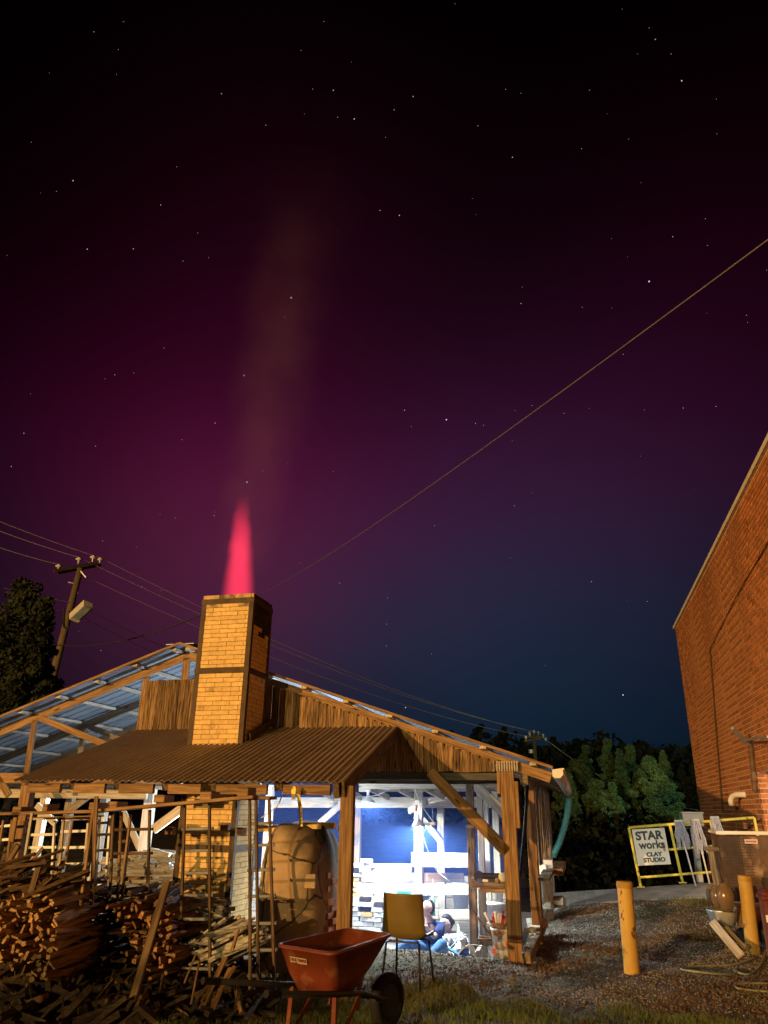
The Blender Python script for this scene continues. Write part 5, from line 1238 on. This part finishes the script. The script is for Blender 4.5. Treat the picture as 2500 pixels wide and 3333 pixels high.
for (px, py, Y, s, lab) in [(2316, 2915, 11.7, .56, 'dark shiny jar leftmost of the three on the tub'), (2334, 2920, 11.6, .68, 'grey glazed jar between the other two'), (2361, 2922, 11.45, .86, 'brown glazed jar rightmost of the three')]:
    c = P(px, py, Y); lathe_thing('clay_jar', c, [(.001, -.19 * s), (.07 * s, -.19 * s), (.115 * s, -.05 * s), (.125 * s, .04 * s), (.10 * s, .13 * s), (.055 * s, .17 * s), (.065 * s, .20 * s), (.05 * s, .20 * s), (.045 * s, .16 * s)], M['glaze'], lab, 'jar', 24, 'glazed jars by the mesh bin')
t = thing('wood_stand', P(2325, 2830, 12.5), 'grey timber stand rising behind the jars', 'stand')
board('leg', P(2312, 2765, 12.5), P(2332, 2880, 12.5), .075, .03, old, t, up=(0, 1, 0)); board('top', P(2290, 2762, 12.5), P(2345, 2764, 12.5), .10, .05, old, t)
# tarp heap, boards
def lump(name, c, sx, sy, sz, m, label, cat, seed):
    import mathutils.noise as mn
    me = bpy.data.meshes.new(name); bm = bmesh.new(); bmesh.ops.create_icosphere(bm, subdivisions=4, radius=1)
    for v in bm.verts:
        n_ = v.co.normalized(); d = 1 + .35 * mn.noise(n_ * 1.6 + Vector((seed, 0, 0))) + .10 * mn.noise(n_ * 5 + Vector((0, seed, 0)))
        v.co = Vector((n_.x * sx * d, n_.y * sy * d, max(-.3, n_.z) * sz * d))
    bm.to_mesh(me); bm.free(); me.polygons.foreach_set('use_smooth', [True] * len(me.polygons)); return tag(link(name, me, m, None, c), label, cat)
c = at(2400, 3085, z=.1); lump('black_tarp', Vector((2.35, 12.0, .04)), .48, .30, .34, M['tarp'], 'crumpled black tarp heap behind the right bollard', 'tarp', 3.1)
tag(board('leaning_board', P(2318, 3000, 11.5), P(2412, 3112, 10.95), .10, .03, pale, up=(0, 1, 0)), 'long pale plastic covered board slanting in front of the tarp', 'board')
tag(board('leaning_board', P(2362, 3018, 11.45), P(2425, 3085, 11.1), .05, .03, old, up=(0, 1, 0)), 'short grey board slanting on the black tarp', 'board')
t = thing('orange_barrier', at(2520, 3100, z=.0), 'orange plastic barrier cut by the right picture edge', 'barrier')
q = at(2566, 3200, z=0); link('panel', boxmesh(.30, .30, .88, .03, 'ob'), M['orange'], t, q + Vector((.03, .1, .44))); link('rib', boxmesh(.34, .34, .06, .02, 'ob2'), M['orange'], t, q + Vector((.03, .1, .80))); link('tag_label', boxmesh(.05, .01, .07, 0, 'ob3'), M['white'], t, q + Vector((-.10, -.055, .60)))
# garden hose loops
def gp(px, py, dz=.02): p = at(px, py, z=.0); return Vector((p.x, p.y, float(gh(p.x, p.y)) + dz))
cable([gp(2460, 3120), gp(2380, 3135), gp(2290, 3140), gp(2225, 3152), gp(2222, 3165), gp(2262, 3176), gp(2330, 3180), gp(2385, 3172), gp(2400, 3160), gp(2388, 3148), gp(2400, 3165), gp(2440, 3168), gp(2475, 3140), gp(2510, 3090)], .012, M['hose'], 'garden_hose', 'garden hose coiled in loose loops on the ground by the right bollard', 'hose')
cable([gp(2540, 3210), gp(2450, 3215), gp(2400, 3222), gp(2405, 3232), gp(2460, 3237), gp(2550, 3242)], .011, M['hose'], 'garden_hose', 'second loop of hose at the right bottom edge', 'hose')
cable([gp(1805, 2925, .05), gp(1830, 2922, .08), gp(1850, 2930, .05), gp(1862, 2938, .05)], .02, M['hose'], 'hose_end', 'short bent hose lying at the slab corner', 'hose')

# ---------------------------------------------------------------- utility poles and wires
D1 = 27.0
pt, pb2 = P(262, 1850, D1), P(150, 2290, D1)
up1 = thing('utility_pole', (pb2.x, D1, 0), 'tall wooden utility pole with double crossarms and a box lamp at the left', 'utility pole')
bot = pb2 + (pb2 - pt).normalized() * (pb2.z + 2.5); b = MB(); b.tube([bot, pb2, pt], [.20, .17, .135], 12); b.build('pole', M['pole'], up1, smooth=True)
a0, a1 = P(182, 1862, D1 - .8), P(322, 1836, D1 + .9)
for dz, dy in ((0, -.13), (.0, .13)):
    carm = board('crossarm', a0 + Vector((0, dy, dz)), a1 + Vector((0, dy, dz)), .10, .14, M['bark'], up1)
for p in ((222, 1895), (280, 1880)):
    board('arm_brace', P(*p, D1), P(245 if p[0] < 250 else 255, 1850 if p[0] > 250 else 1900, D1 - .1), .05, .02, M['galv'], up1, up=(0, 1, 0))
ins = [(191, 1843, D1 - .7), (257, 1820, D1), (303, 1814, D1 + .6), (326, 1821, D1 + .9)]
for (px, py, Y) in ins:
    c = P(px, py, Y); b = MB(); b.lathe(c, [(.03, -.22), (.03, -.08), (.05, -.05), (.13, -.03), (.14, .0), (.06, .06), (.05, .09), (.001, .10)], 14); b.build('insulator', M['insul'], carm, smooth=True)
lb = P(265, 1988, D1 - .4); b = MB(); e1 = P(240, 2012, D1 - .2); e2 = P(287, 1968, D1 - .5)
b.beam(e1, e2, .42, .34, up=(.7, -.2, .7)); lh = b.build('lamp_housing', M['coping'], up1)
b = MB(); b.beam(e1.lerp(e2, .1) + Vector((.14, -.16, -.12)), e1.lerp(e2, .95) + Vector((.14, -.16, -.12)), .32, .05, up=(.7, -.2, .7)); b.build('lamp_lens', mat('lamp_lens', (.42, .52, .62), None, 3, .1, 0, spec=.8), lh)
b = MB(); b.tube([P(226, 1992, D1 - .1), P(243, 2008, D1 - .2)], .06, 8); b.build('lamp_arm', M['black'], up1)
b = MB(); b.tube([P(208, 1980, D1 - .2), P(206, 2040, D1 - .2), P(222, 2052, D1 - .2), P(224, 2010, D1 - .2)], .03, 6); b.build('power_lead', M['black'], up1)
D2 = 60.0
pt2, pb3 = P(1738, 2385, D2), P(1740, 2480, D2); up2 = thing('utility_pole', (pb3.x, D2, 8), 'distant utility pole with crossarms rising before the dark tree line', 'utility pole')
b = MB(); b.tube([pb3 + Vector((0, 0, -6)), pt2], [.20, .15], 10); b.build('pole', M['pole'], up2, smooth=True)
board('crossarm', P(1708, 2412, D2), P(1768, 2402, D2), .14, .16, M['pole'], up2); board('crossarm', P(1712, 2398, D2), P(1766, 2398, D2), .12, .12, M['pole'], up2)
for (px, py) in ((1712, 2398), (1724, 2386), (1738, 2380), (1752, 2384), (1768, 2392), (1776, 2404)):
    b = MB(); b.lathe(P(px, py, D2 - .2), [(.03, -.2), (.08, -.06), (.10, .0), (.05, .08), (.001, .1)], 10); b.build('insulator', M['insul'], up2)
b = MB(); b.tube([P(1729, 2440, D2), P(1729, 2452, D2)], .22, 10); b.build('transformer', M['galv'], up2)
def span(p, q, sag, r0, r1, m, label, group=None, n=22):
    p, q = Vector(p), Vector(q); b = MB(); pts = []; rs_ = []
    for i in range(n + 1):
        t_ = i / n; v = p.lerp(q, t_); v.z -= sag * 4 * t_ * (1 - t_); pts.append(v); rs_.append(r0 + (r1 - r0) * t_)
    b.tube(pts, rs_, 4); return tag(b.build('power_line', m), label, 'wire', group)
# each wire: off frame left -> pole -> far pole
for k, (i0, left, far, lab) in enumerate([(0, (-60, 1762), (1712, 2396), 'lowest'), (1, (-60, 1706), (1740, 2380), 'middle'), (3, (-60, 1674), (1768, 2390), 'top')]):
    c = P(*ins[i0]); c.z += .08
    span(P(left[0], left[1], D1 - 3.5), c, .05, .012, .013, M['wire'], '%s power line left of the near utility pole' % lab)
    if k == 2: c = P(*ins[3]) + Vector((0, 0, .08))
    span(c, P(far[0], far[1], D2), .9, .011, .018, M['wire'], '%s power line running from the near pole to the far pole' % lab)
span(P(15, 1914, D1 - 3), P(238, 1961, D1), .05, .010, .010, M['wire'], 'service wire crossing the cedar crown to the near pole')
span(P(238, 1961, D1), P(860, 2240, D1 + 20), .2, .010, .016, M['wire'], 'service wire going down from the near pole behind the ridge')
span(P(262, 2005, D1), P(760, 2230, D1 + 22), .2, .008, .014, M['wire'], 'thin telephone wire below the pole lamp')
span(P(-20, 1975, D1 - 3), P(200, 1986, D1), .1, .008, .008, M['wire'], 'thin wire reaching the pole through the cedar')
for dy, lab in ((0, 'upper'), (16, 'lower')):
    span(P(1775, 2405 + dy, D2), P(2300, 2640 + dy, 58), 1.0, .02, .014, M['wiredark'] if dy else M['wire'], '%s thin wire descending from the far pole across the trees' % lab)
cable([P(120, 2092, D1), P(260, 2103, D1 - 1), P(400, 2085, 22), P(520, 2052, 18), P(642, 2006, 14), P(700, 1985, 13)], .018, M['wiredark'], 'sagging_cable', 'dark sagging cable from the pole towards the chimney')
span(P(780, 1960, 46), P(2560, 735, 7.0), .55, .016, .0085, M['cablewire'], 'long pale cable crossing the sky to the top right corner', n=40)
span(P(1200, 2295, 90), P(2300, 2122, 24.0), 1.2, .008, .0035, M['wiredark'], 'faint service wire running to the brick building')

# ---------------------------------------------------------------- trees
def leaves(centres, radii, n_per, size, seed, flat=.75):
    r = np.random.RandomState(seed); out = []
    for c, rad in zip(centres, radii):
        n = int(n_per * (rad / np.mean(radii)) ** 2); d = r.normal(size=(n, 3)); d /= np.linalg.norm(d, axis=1)[:, None]
        q = np.array(c) + d * (rad * r.uniform(.55, 1.0, (n, 1)) ** .6) * [1, 1, flat]; out.append(q)
    q = np.concatenate(out); n = len(q); s = size * r.uniform(.5, 1.3, (n, 1))
    a_ = r.normal(size=(n, 3)); a_ /= np.linalg.norm(a_, axis=1)[:, None]; b2 = r.normal(size=(n, 3)); b2 -= a_ * (a_ * b2).sum(1)[:, None]; b2 /= np.linalg.norm(b2, axis=1)[:, None]
    V = np.stack([q - a_ * s, q + b2 * s * .55, q + a_ * s, q - b2 * s * .55], 1); return V.reshape(-1, 3), np.arange(n * 4).reshape(-1, 4)
def tree(x, y, z0, h, w, kind, leaf, label, seed, dens=1.0, group='trees beyond the shed', size=None):
    r = rnd(seed); t = thing('conifer_tree' if kind == 'cone' else 'broadleaf_tree', (x, y, z0), label, 'tree', group); cs, rd = [], []
    n = int(58 * dens) + 14
    for i in range(n):
        f_ = (i + .5) / n
        if kind == 'cone':
            rr = w * .5 * (1 - f_ ** 1.1) * r.uniform(.5, 1.1) + .05 * w; zz = z0 + h * (.10 + .90 * f_); a_ = i * 2.4 + r.uniform(-.5, .5); cr = w * .13 * (1.25 - f_) + .04 * w
        elif kind == 'pine':
            rr = w * .5 * math.sin(math.pi * min(1, .25 + f_ * .78)) * r.uniform(.3, 1.1); zz = z0 + h * (.28 + .70 * f_); a_ = r.uniform(0, 6.28); cr = w * r.uniform(.05, .125)
        else:
            rr = w * .46 * math.sin(math.pi * min(1, .18 + f_ * .80)) ** .7 * r.uniform(.25, 1.08); zz = z0 + h * (.12 + .85 * f_); a_ = r.uniform(0, 6.28); cr = w * r.uniform(.06, .145)
        cs.append((x + rr * math.cos(a_), y + rr * math.sin(a_), zz)); rd.append(cr)
    size = size or .085 + w * .006
    V, Fc = leaves(cs, rd, 210 * dens, size, seed, .62 if kind != 'broad' else .85)
    o = npmesh('crown', V - np.array([x, y, z0]), Fc, M[leaf], t)
    b = MB(); b.tube([(x, y, z0 - .5), (x + r.uniform(-.1, .1), y, z0 + h * .5), (x, y, z0 + h * .93)], [h * .022, h * .014, h * .004], 8)
    for c in cs[::4]: b.tube([(x, y, c[2] - h * .06), c], [h * .005, h * .002], 4)
    b.build('trunk', M['bark'], t)
def tree_at(px_c, py_top, py_base, wpx, Y, kind, leaf, label, seed, dens=1.0, **k):
    top = P(px_c, py_top, Y); base = P(px_c, py_base, Y); wd = abs(P(px_c + wpx / 2, py_top, Y).x - P(px_c - wpx / 2, py_top, Y).x)
    tree(top.x, Y, base.z, top.z - base.z, wd, kind, leaf, label, seed, dens, **k)
tree_at(2110, 2462, 2800, 170, 44, 'pine', 'leaf_a', 'rounded green tree brightest in front of the wooded hill', 11, 1.6)
tree_at(2170, 2560, 2760, 110, 42, 'broad', 'leaf_b', 'blue green tree leaning out right of the brightest tree', 12, 1.1)
tree_at(2120, 2600, 2760, 120, 40, 'broad', 'leaf_c', 'low yellow green bush tree over the sign', 13, 1.0)
tree_at(1975, 2402, 2800, 110, 52, 'pine', 'leaf_b', 'tall pine with open layers left of the brightest tree', 14, 1.3)
tree_at(2050, 2425, 2800, 120, 54, 'pine', 'leaf_b', 'pine between the tall pine and the brightest tree', 15, 1.2)
tree_at(1880, 2470, 2760, 120, 50, 'broad', 'leaf_c', 'dull green tree right of the green drain pipe', 16, 1.2)
tree_at(1940, 2540, 2760, 120, 46, 'broad', 'leaf_a', 'mid height green tree under the tall pine', 17, 1.1)
tree_at(1830, 2500, 2760, 100, 48, 'broad', 'leaf_c', 'small tree just right of the gutter end', 18, 1.0)
tree_at(1905, 2425, 2780, 90, 53, 'pine', 'leaf_b', 'pointed pine behind the dull green tree', 30, 1.1)
tree_at(2015, 2440, 2790, 80, 50, 'cone', 'leaf_b', 'narrow pointed conifer between the tall pine and the low bush', 31, 1.3)
tree_at(2155, 2440, 2780, 90, 49, 'pine', 'leaf_a', 'pine crown rising right behind the brightest tree', 32, 1.2)
tree_at(1850, 2520, 2780, 80, 45, 'cone', 'leaf_a', 'small pointed conifer right of the gutter', 33, 1.1)
tree_at(1990, 2545, 2790, 90, 43, 'pine', 'leaf_b', 'young pine in front of the narrow conifer', 34, 1.1)
tree_at(2200, 2620, 2790, 80, 39, 'broad', 'leaf_a', 'green bush above the white utility box', 35, 1.0)
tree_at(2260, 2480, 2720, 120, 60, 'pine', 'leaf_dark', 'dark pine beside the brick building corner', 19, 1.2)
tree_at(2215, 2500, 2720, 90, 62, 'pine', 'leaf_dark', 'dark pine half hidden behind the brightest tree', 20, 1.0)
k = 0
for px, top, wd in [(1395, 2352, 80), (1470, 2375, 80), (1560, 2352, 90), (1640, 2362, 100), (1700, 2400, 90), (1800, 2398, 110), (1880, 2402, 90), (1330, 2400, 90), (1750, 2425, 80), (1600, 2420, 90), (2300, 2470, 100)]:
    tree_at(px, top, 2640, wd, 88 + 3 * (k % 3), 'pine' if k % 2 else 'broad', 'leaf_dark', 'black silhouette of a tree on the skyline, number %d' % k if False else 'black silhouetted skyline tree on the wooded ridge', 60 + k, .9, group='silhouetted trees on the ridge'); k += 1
# the mass of woods in front of the ridge
r = rnd(5); cs, rd = [], []
for i in range(520):
    px = r.uniform(1150, 2420); Y = r.uniform(66, 84); yt = 2440 + 60 * r.random() + (35 if px > 2150 else 0)
    p = P(px, r.uniform(yt, 2760), Y); cs.append(tuple(p)); rd.append(r.uniform(1.2, 2.6))
V, Fc = leaves(cs, rd, 60, .42, 77, .9)
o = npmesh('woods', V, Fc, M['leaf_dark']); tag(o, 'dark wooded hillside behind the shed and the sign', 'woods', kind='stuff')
# nearer dark undergrowth behind the railing
cs, rd = [], []
for i in range(150):
    px = r.uniform(1750, 2400); Y = r.uniform(27, 36); p = P(px, r.uniform(2720, 2900), Y); cs.append(tuple(p)); rd.append(r.uniform(.5, 1.2))
V, Fc = leaves(cs, rd, 60, .16, 78, .9)
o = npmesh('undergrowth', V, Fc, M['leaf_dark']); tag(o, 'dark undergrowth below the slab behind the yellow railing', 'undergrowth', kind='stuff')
# cedar on the left
tree(P(60, 2200, 17).x - .3, 17, 0, P(85, 1895, 17).z, 3.4, 'cone', 'leaf_cedar', 'dark cedar at the left edge with two lit leading shoots', 5, 1.25, size=.075)
q = P(150, 1945, 16.6); tree(q.x, 16.6, 1.5, q.z - 1.5, 1.6, 'cone', 'leaf_cedar', 'second shoot of cedar foliage touching the utility pole', 6, 1.2, size=.09)

# ---------------------------------------------------------------- flame, smoke, stars
def vol(name, fn, label, cat):
    m = bpy.data.materials.new(name + '_gas'); m.use_nodes = True; nt = m.node_tree; N, L = nt.nodes, nt.links; N.clear(); out = N.new('ShaderNodeOutputMaterial')
    fn(N, L, out); return m
def mth(N, L, op, a, b=None, c=None, clamp=False):
    n = N.new('ShaderNodeMath'); n.operation = op; n.use_clamp = clamp
    for i, v in enumerate((a, b, c)):
        if v is None: continue
        if isinstance(v, bpy.types.NodeSocket): L.new(v, n.inputs[i])
        else: n.inputs[i].default_value = v
    return n.outputs[0]
FZ = ZT; fb0, fb1 = P(727, 1925, 9.6), P(828, 1920, 9.6); ft = P(788, 1630, 9.6)
FH = ft.z - FZ + .15; fc_ = (fb0 + fb1) / 2; r0 = (fb1.x - fb0.x) / 2
def flame(N, L, out):
    tc = N.new('ShaderNodeTexCoord'); sp_ = N.new('ShaderNodeSeparateXYZ'); L.new(tc.outputs['Object'], sp_.inputs[0]); x, y, z = sp_.outputs
    f_ = mth(N, L, 'DIVIDE', z, FH, clamp=True)
    fn = N.new('ShaderNodeTexNoise'); fn.inputs['Scale'].default_value = 3.2; fn.inputs['Detail'].default_value = 2; L.new(tc.outputs['Object'], fn.inputs['Vector'])
    cxn = mth(N, L, 'MULTIPLY_ADD', f_, (ft.x - fc_.x), mth(N, L, 'MULTIPLY', mth(N, L, 'SUBTRACT', fn.outputs[0], .5), mth(N, L, 'MULTIPLY', f_, .22)))
    rr = mth(N, L, 'MULTIPLY_ADD', f_, -(r0 * .64), r0 * 1.12)
    dx = mth(N, L, 'SUBTRACT', x, cxn); d2 = mth(N, L, 'ADD', mth(N, L, 'MULTIPLY', dx, dx), mth(N, L, 'MULTIPLY', y, y)); d = mth(N, L, 'DIVIDE', mth(N, L, 'SQRT', d2), rr)
    edge = N.new('ShaderNodeMapRange'); edge.interpolation_type = 'SMOOTHSTEP'; edge.inputs[1].default_value = 1.06; edge.inputs[2].default_value = .42; L.new(d, edge.inputs[0])
    fade = N.new('ShaderNodeMapRange'); fade.interpolation_type = 'SMOOTHSTEP'; fade.inputs[1].default_value = 1.0; fade.inputs[2].default_value = .38; L.new(f_, fade.inputs[0])
    comp = mth(N, L, 'DIVIDE', 1.0, rr)
    s = mth(N, L, 'MULTIPLY', mth(N, L, 'MULTIPLY', edge.outputs[0], fade.outputs[0]), mth(N, L, 'MULTIPLY', comp, .62))
    em = N.new('ShaderNodeEmission'); em.inputs[0].default_value = (1.0, .038, .085, 1); L.new(s, em.inputs[1]); L.new(em.outputs[0], out.inputs['Volume'])
b = MB(); b.lathe((0, 0, 0), [(.001, -.25), (r0 * 1.15, -.25), (r0 * 1.15, 0), (r0 * 1.15, FH), (.001, FH)], 24)
me = b.mesh('flame'); o = link('flame', me, vol('flame', flame, '', ''), None, (fc_.x, 9.6, FZ)); tag(o, 'pink red flame shooting out of the chimney top', 'flame', kind='stuff')
# smoke column above it
SB = Vector((fc_.x, 9.6, FZ)); ST = P(1010, 700, 9.6); SH = ST.z - SB.z + 1.5
def smoke(N, L, out):
    tc = N.new('ShaderNodeTexCoord'); sp_ = N.new('ShaderNodeSeparateXYZ'); L.new(tc.outputs['Object'], sp_.inputs[0]); x, y, z = sp_.outputs
    nz = N.new('ShaderNodeTexNoise'); nz.inputs['Scale'].default_value = .8; nz.inputs['Detail'].default_value = 2; L.new(tc.outputs['Object'], nz.inputs['Vector'])
    f_ = mth(N, L, 'DIVIDE', z, SH, clamp=True)
    nx_ = mth(N, L, 'MULTIPLY', mth(N, L, 'SUBTRACT', nz.outputs[0], .5), mth(N, L, 'MULTIPLY_ADD', f_, 1.3, .15))
    cxn = mth(N, L, 'ADD', nx_, mth(N, L, 'MULTIPLY', mth(N, L, 'POWER', f_, 1.15), (ST.x - SB.x)))
    rr = mth(N, L, 'MULTIPLY_ADD', f_, .66, .40)
    dx = mth(N, L, 'SUBTRACT', x, cxn); d2 = mth(N, L, 'ADD', mth(N, L, 'MULTIPLY', dx, dx), mth(N, L, 'MULTIPLY', y, y)); d = mth(N, L, 'DIVIDE', mth(N, L, 'SQRT', d2), rr)
    edge = N.new('ShaderNodeMapRange'); edge.interpolation_type = 'SMOOTHERSTEP'; edge.inputs[1].default_value = 1.35; edge.inputs[2].default_value = .0; L.new(d, edge.inputs[0])
    fade = N.new('ShaderNodeMapRange'); fade.interpolation_type = 'SMOOTHSTEP'; fade.inputs[1].default_value = 1.0; fade.inputs[2].default_value = .40; L.new(f_, fade.inputs[0])
    low = N.new('ShaderNodeMapRange'); low.interpolation_type = 'SMOOTHSTEP'; low.inputs[1].default_value = .0; low.inputs[2].default_value = .12; L.new(f_, low.inputs[0])
    s = mth(N, L, 'MULTIPLY', mth(N, L, 'MULTIPLY', edge.outputs[0], fade.outputs[0]), mth(N, L, 'MULTIPLY', low.outputs[0], mth(N, L, 'DIVIDE', .060, rr)))
    n2 = N.new('ShaderNodeTexNoise'); n2.inputs['Scale'].default_value = 1.3; n2.inputs['Detail'].default_value = 3; L.new(tc.outputs['Object'], n2.inputs['Vector'])
    m9 = N.new('ShaderNodeMapRange'); m9.inputs[1].default_value = .3; m9.inputs[2].default_value = .7; m9.inputs[3].default_value = .35; m9.inputs[4].default_value = 1.45; L.new(n2.outputs[0], m9.inputs[0]); s = mth(N, L, 'MULTIPLY', s, m9.outputs[0])
    sc = N.new('ShaderNodeVolumeScatter'); sc.inputs[0].default_value = (1.0, .48, .90, 1); L.new(s, sc.inputs['Density']); L.new(sc.outputs[0], out.inputs['Volume'])
b = MB(); b.lathe((0, 0, 0), [(.001, 0.02), (.5, .02), (.6, SH * .2)], 20)
b.v = [(x, y, z) for x, y, z in b.v]
b = MB(); prof = [(0.02, .50), (.25, .7), (.5, .95), (.75, 1.2), (1.0, 1.3)]
for f_, rr in prof:
    for k2 in range(16):
        a_ = 2 * math.pi * k2 / 16; b.v.append((rr * 1.1 * math.cos(a_) + f_ ** 1.15 * (ST.x - SB.x), rr * math.sin(a_), f_ * SH))
for i in range(len(prof) - 1):
    for k2 in range(16): b.f.append((i * 16 + k2, i * 16 + (k2 + 1) % 16, (i + 1) * 16 + (k2 + 1) % 16, (i + 1) * 16 + k2))
b.f += [tuple(reversed(range(16))), tuple(range(64, 80))]
o = link('smoke', b.mesh('smoke'), vol('smoke', smoke, '', ''), None, SB); tag(o, 'thin brown smoke column drifting up from the flame', 'smoke', kind='stuff')
# blue lit smoke inside the shed
def haze_in(N, L, out):
    tc = N.new('ShaderNodeTexCoord'); nz = N.new('ShaderNodeTexNoise'); nz.inputs['Scale'].default_value = .9; nz.inputs['Detail'].default_value = 3; L.new(tc.outputs['Object'], nz.inputs['Vector'])
    mr = N.new('ShaderNodeMapRange'); mr.inputs[1].default_value = .32; mr.inputs[2].default_value = .72; mr.inputs[3].default_value = .012; mr.inputs[4].default_value = .085; L.new(nz.outputs[0], mr.inputs[0])
    sc = N.new('ShaderNodeVolumeScatter'); sc.inputs[0].default_value = (.13, .28, 1.0, 1); L.new(mr.outputs[0], sc.inputs['Density']); L.new(sc.outputs[0], out.inputs['Volume'])
b = MB(); b.box((-2.1, -2.5, -1.1), (2.0, 2.6, 1.25)); o = link('kiln_smoke', b.mesh('ks'), vol('kiln_smoke', haze_in, '', ''), None, (-3.1, 13.0, .75)); tag(o, 'blue lit smoke hanging inside the shed under the lamps', 'smoke', kind='stuff')
# stars
b = MB(); r = rnd(99); ico = [(0, 0, 1), (.894, 0, .447), (.276, .851, .447), (-.724, .526, .447), (-.724, -.526, .447), (.276, -.851, .447), (.724, .526, -.447), (-.276, .851, -.447), (-.894, 0, -.447), (-.276, -.851, -.447), (.724, -.526, -.447), (0, 0, -1)]
icf = [(0, 1, 2), (0, 2, 3), (0, 3, 4), (0, 4, 5), (0, 5, 1), (1, 6, 2), (2, 7, 3), (3, 8, 4), (4, 9, 5), (5, 10, 1), (2, 6, 7), (3, 7, 8), (4, 8, 9), (5, 9, 10), (1, 10, 6), (6, 11, 7), (7, 11, 8), (8, 11, 9), (9, 11, 10), (10, 11, 6)]
big = [(2219, 263, 1.5), (2113, 916, 2.2), (238, 588, 1.3), (284, 811, 1.2), (1153, 387, 1.3), (1300, 701, 1.2), (948, 969, 1.7), (794, 1222, 1.5), (804, 1569, 1.6), (1453, 1366, 2.0), (1317, 1335, 1.0), (1345, 314, 1.0), (523, 667, .9), (434, 810, 1.0), (1668, 512, 1.0),
       (2028, 2262, 1.8), (1320, 2303, 1.4), (700, 1377, .9), (927, 1033, .9), (374, 1220, .8), (1696, 988, 1.0), (2224, 1328, .9), (2190, 770, .9), (2133, 128, .9), (78, 1410, 1.0), (37, 1518, .9), (1925, 1893, .9), (1548, 1378, .8), (1237, 685, .9), (1283, 357, .8), (1085, 294, 1.0), (721, 305, .8)]
sts = big + [(r.uniform(-100, 2600), r.uniform(-100, 2250), r.uniform(.35, .75)) for _ in range(120)]
for (px, py, s) in sts:
    d = _n(ray(px, py)); c = CAM + d * 1500; q = .72 * s
    b.add([tuple(c + np.array(v) * q) for v in ico], icf)
for _ in range(500):      # the rest of the sky
    d = np.array([r.gauss(0, 1), r.gauss(0, 1), abs(r.gauss(0, 1)) + .1]); d = _n(d)
    if d @ _n(ray(1250, 1200)) > .78: continue
    c = CAM + d * 1500; b.add([tuple(c + np.array(v) * .7) for v in ico], icf)
ms = bpy.data.materials.new('star_light'); ms.use_nodes = True; N = ms.node_tree.nodes; bs = N['Principled BSDF']; bs.inputs['Base Color'].default_value = (0, 0, 0, 1); bs.inputs['Emission Color'].default_value = (.72, .78, 1, 1); bs.inputs['Emission Strength'].default_value = .9
ms.cycles.emission_sampling = 'NONE'
tag(b.build('stars', ms), 'stars scattered over the night sky', 'stars', kind='stuff')

# pale kiln bricks stacked at the firing end, right of the eave post
r = rnd(88); c0 = P(1190, 2960, 12.7); t = thing('brick_stack', (c0.x, c0.y, ZF), 'uneven stack of white dusted kiln bricks right of the eave post', 'brick stack')
for row in range(19):
    n_ = 3 if row < 13 else 2
    for c in range(n_):
        if r.random() < .08: continue
        x = c0.x - .19 + c * .19 + (row % 2) * .05 + r.uniform(-.015, .015); 
        mk = M['white'] if r.random() < .7 else M['fbrick'] if r.random() < .6 else M['soot']; link('brick', boxmesh(.175, .11, .062, .006, 'ws' + mk.name), mk, t, (x, c0.y + r.uniform(-.03, .03), ZF + .033 + row * .069), Matrix.Rotation(r.uniform(-.15, .15), 3, 'Z').to_quaternion())
# hedge out of view, added only to shade the lower wood pile
hc, hr_ = [], []; r = rnd(91)
for i in range(70):
    x = r.uniform(-13.4, -7.4); z = r.uniform(.1, 1.15) ; hc.append((x, -6.0 + r.uniform(-.4, .4), z)); hr_.append(r.uniform(.25, .4))
for i in range(26): hc.append((-10.7 + r.gauss(0, .45), -6.0 + r.uniform(-.3, .3), r.uniform(.8, 1.75))); hr_.append(r.uniform(.22, .36))
V, Fc = leaves(hc, hr_, 130, .06, 92, .9); t = thing('shade_hedge', (-10.4, -6, 0), 'added light-blocking evergreen hedge behind the photographer', 'shade_hedge')
npmesh('foliage', V - np.array([-10.4, -6.0, 0]), Fc, M['leaf_b'], t)
b = MB()
for i in range(9): b.tube([(-13.2 + i * .7, -6, -.1), (-13.1 + i * .7, -6.05, 1.1)], [.03, .012], 6)
b.build('stems', M['bark'], t)
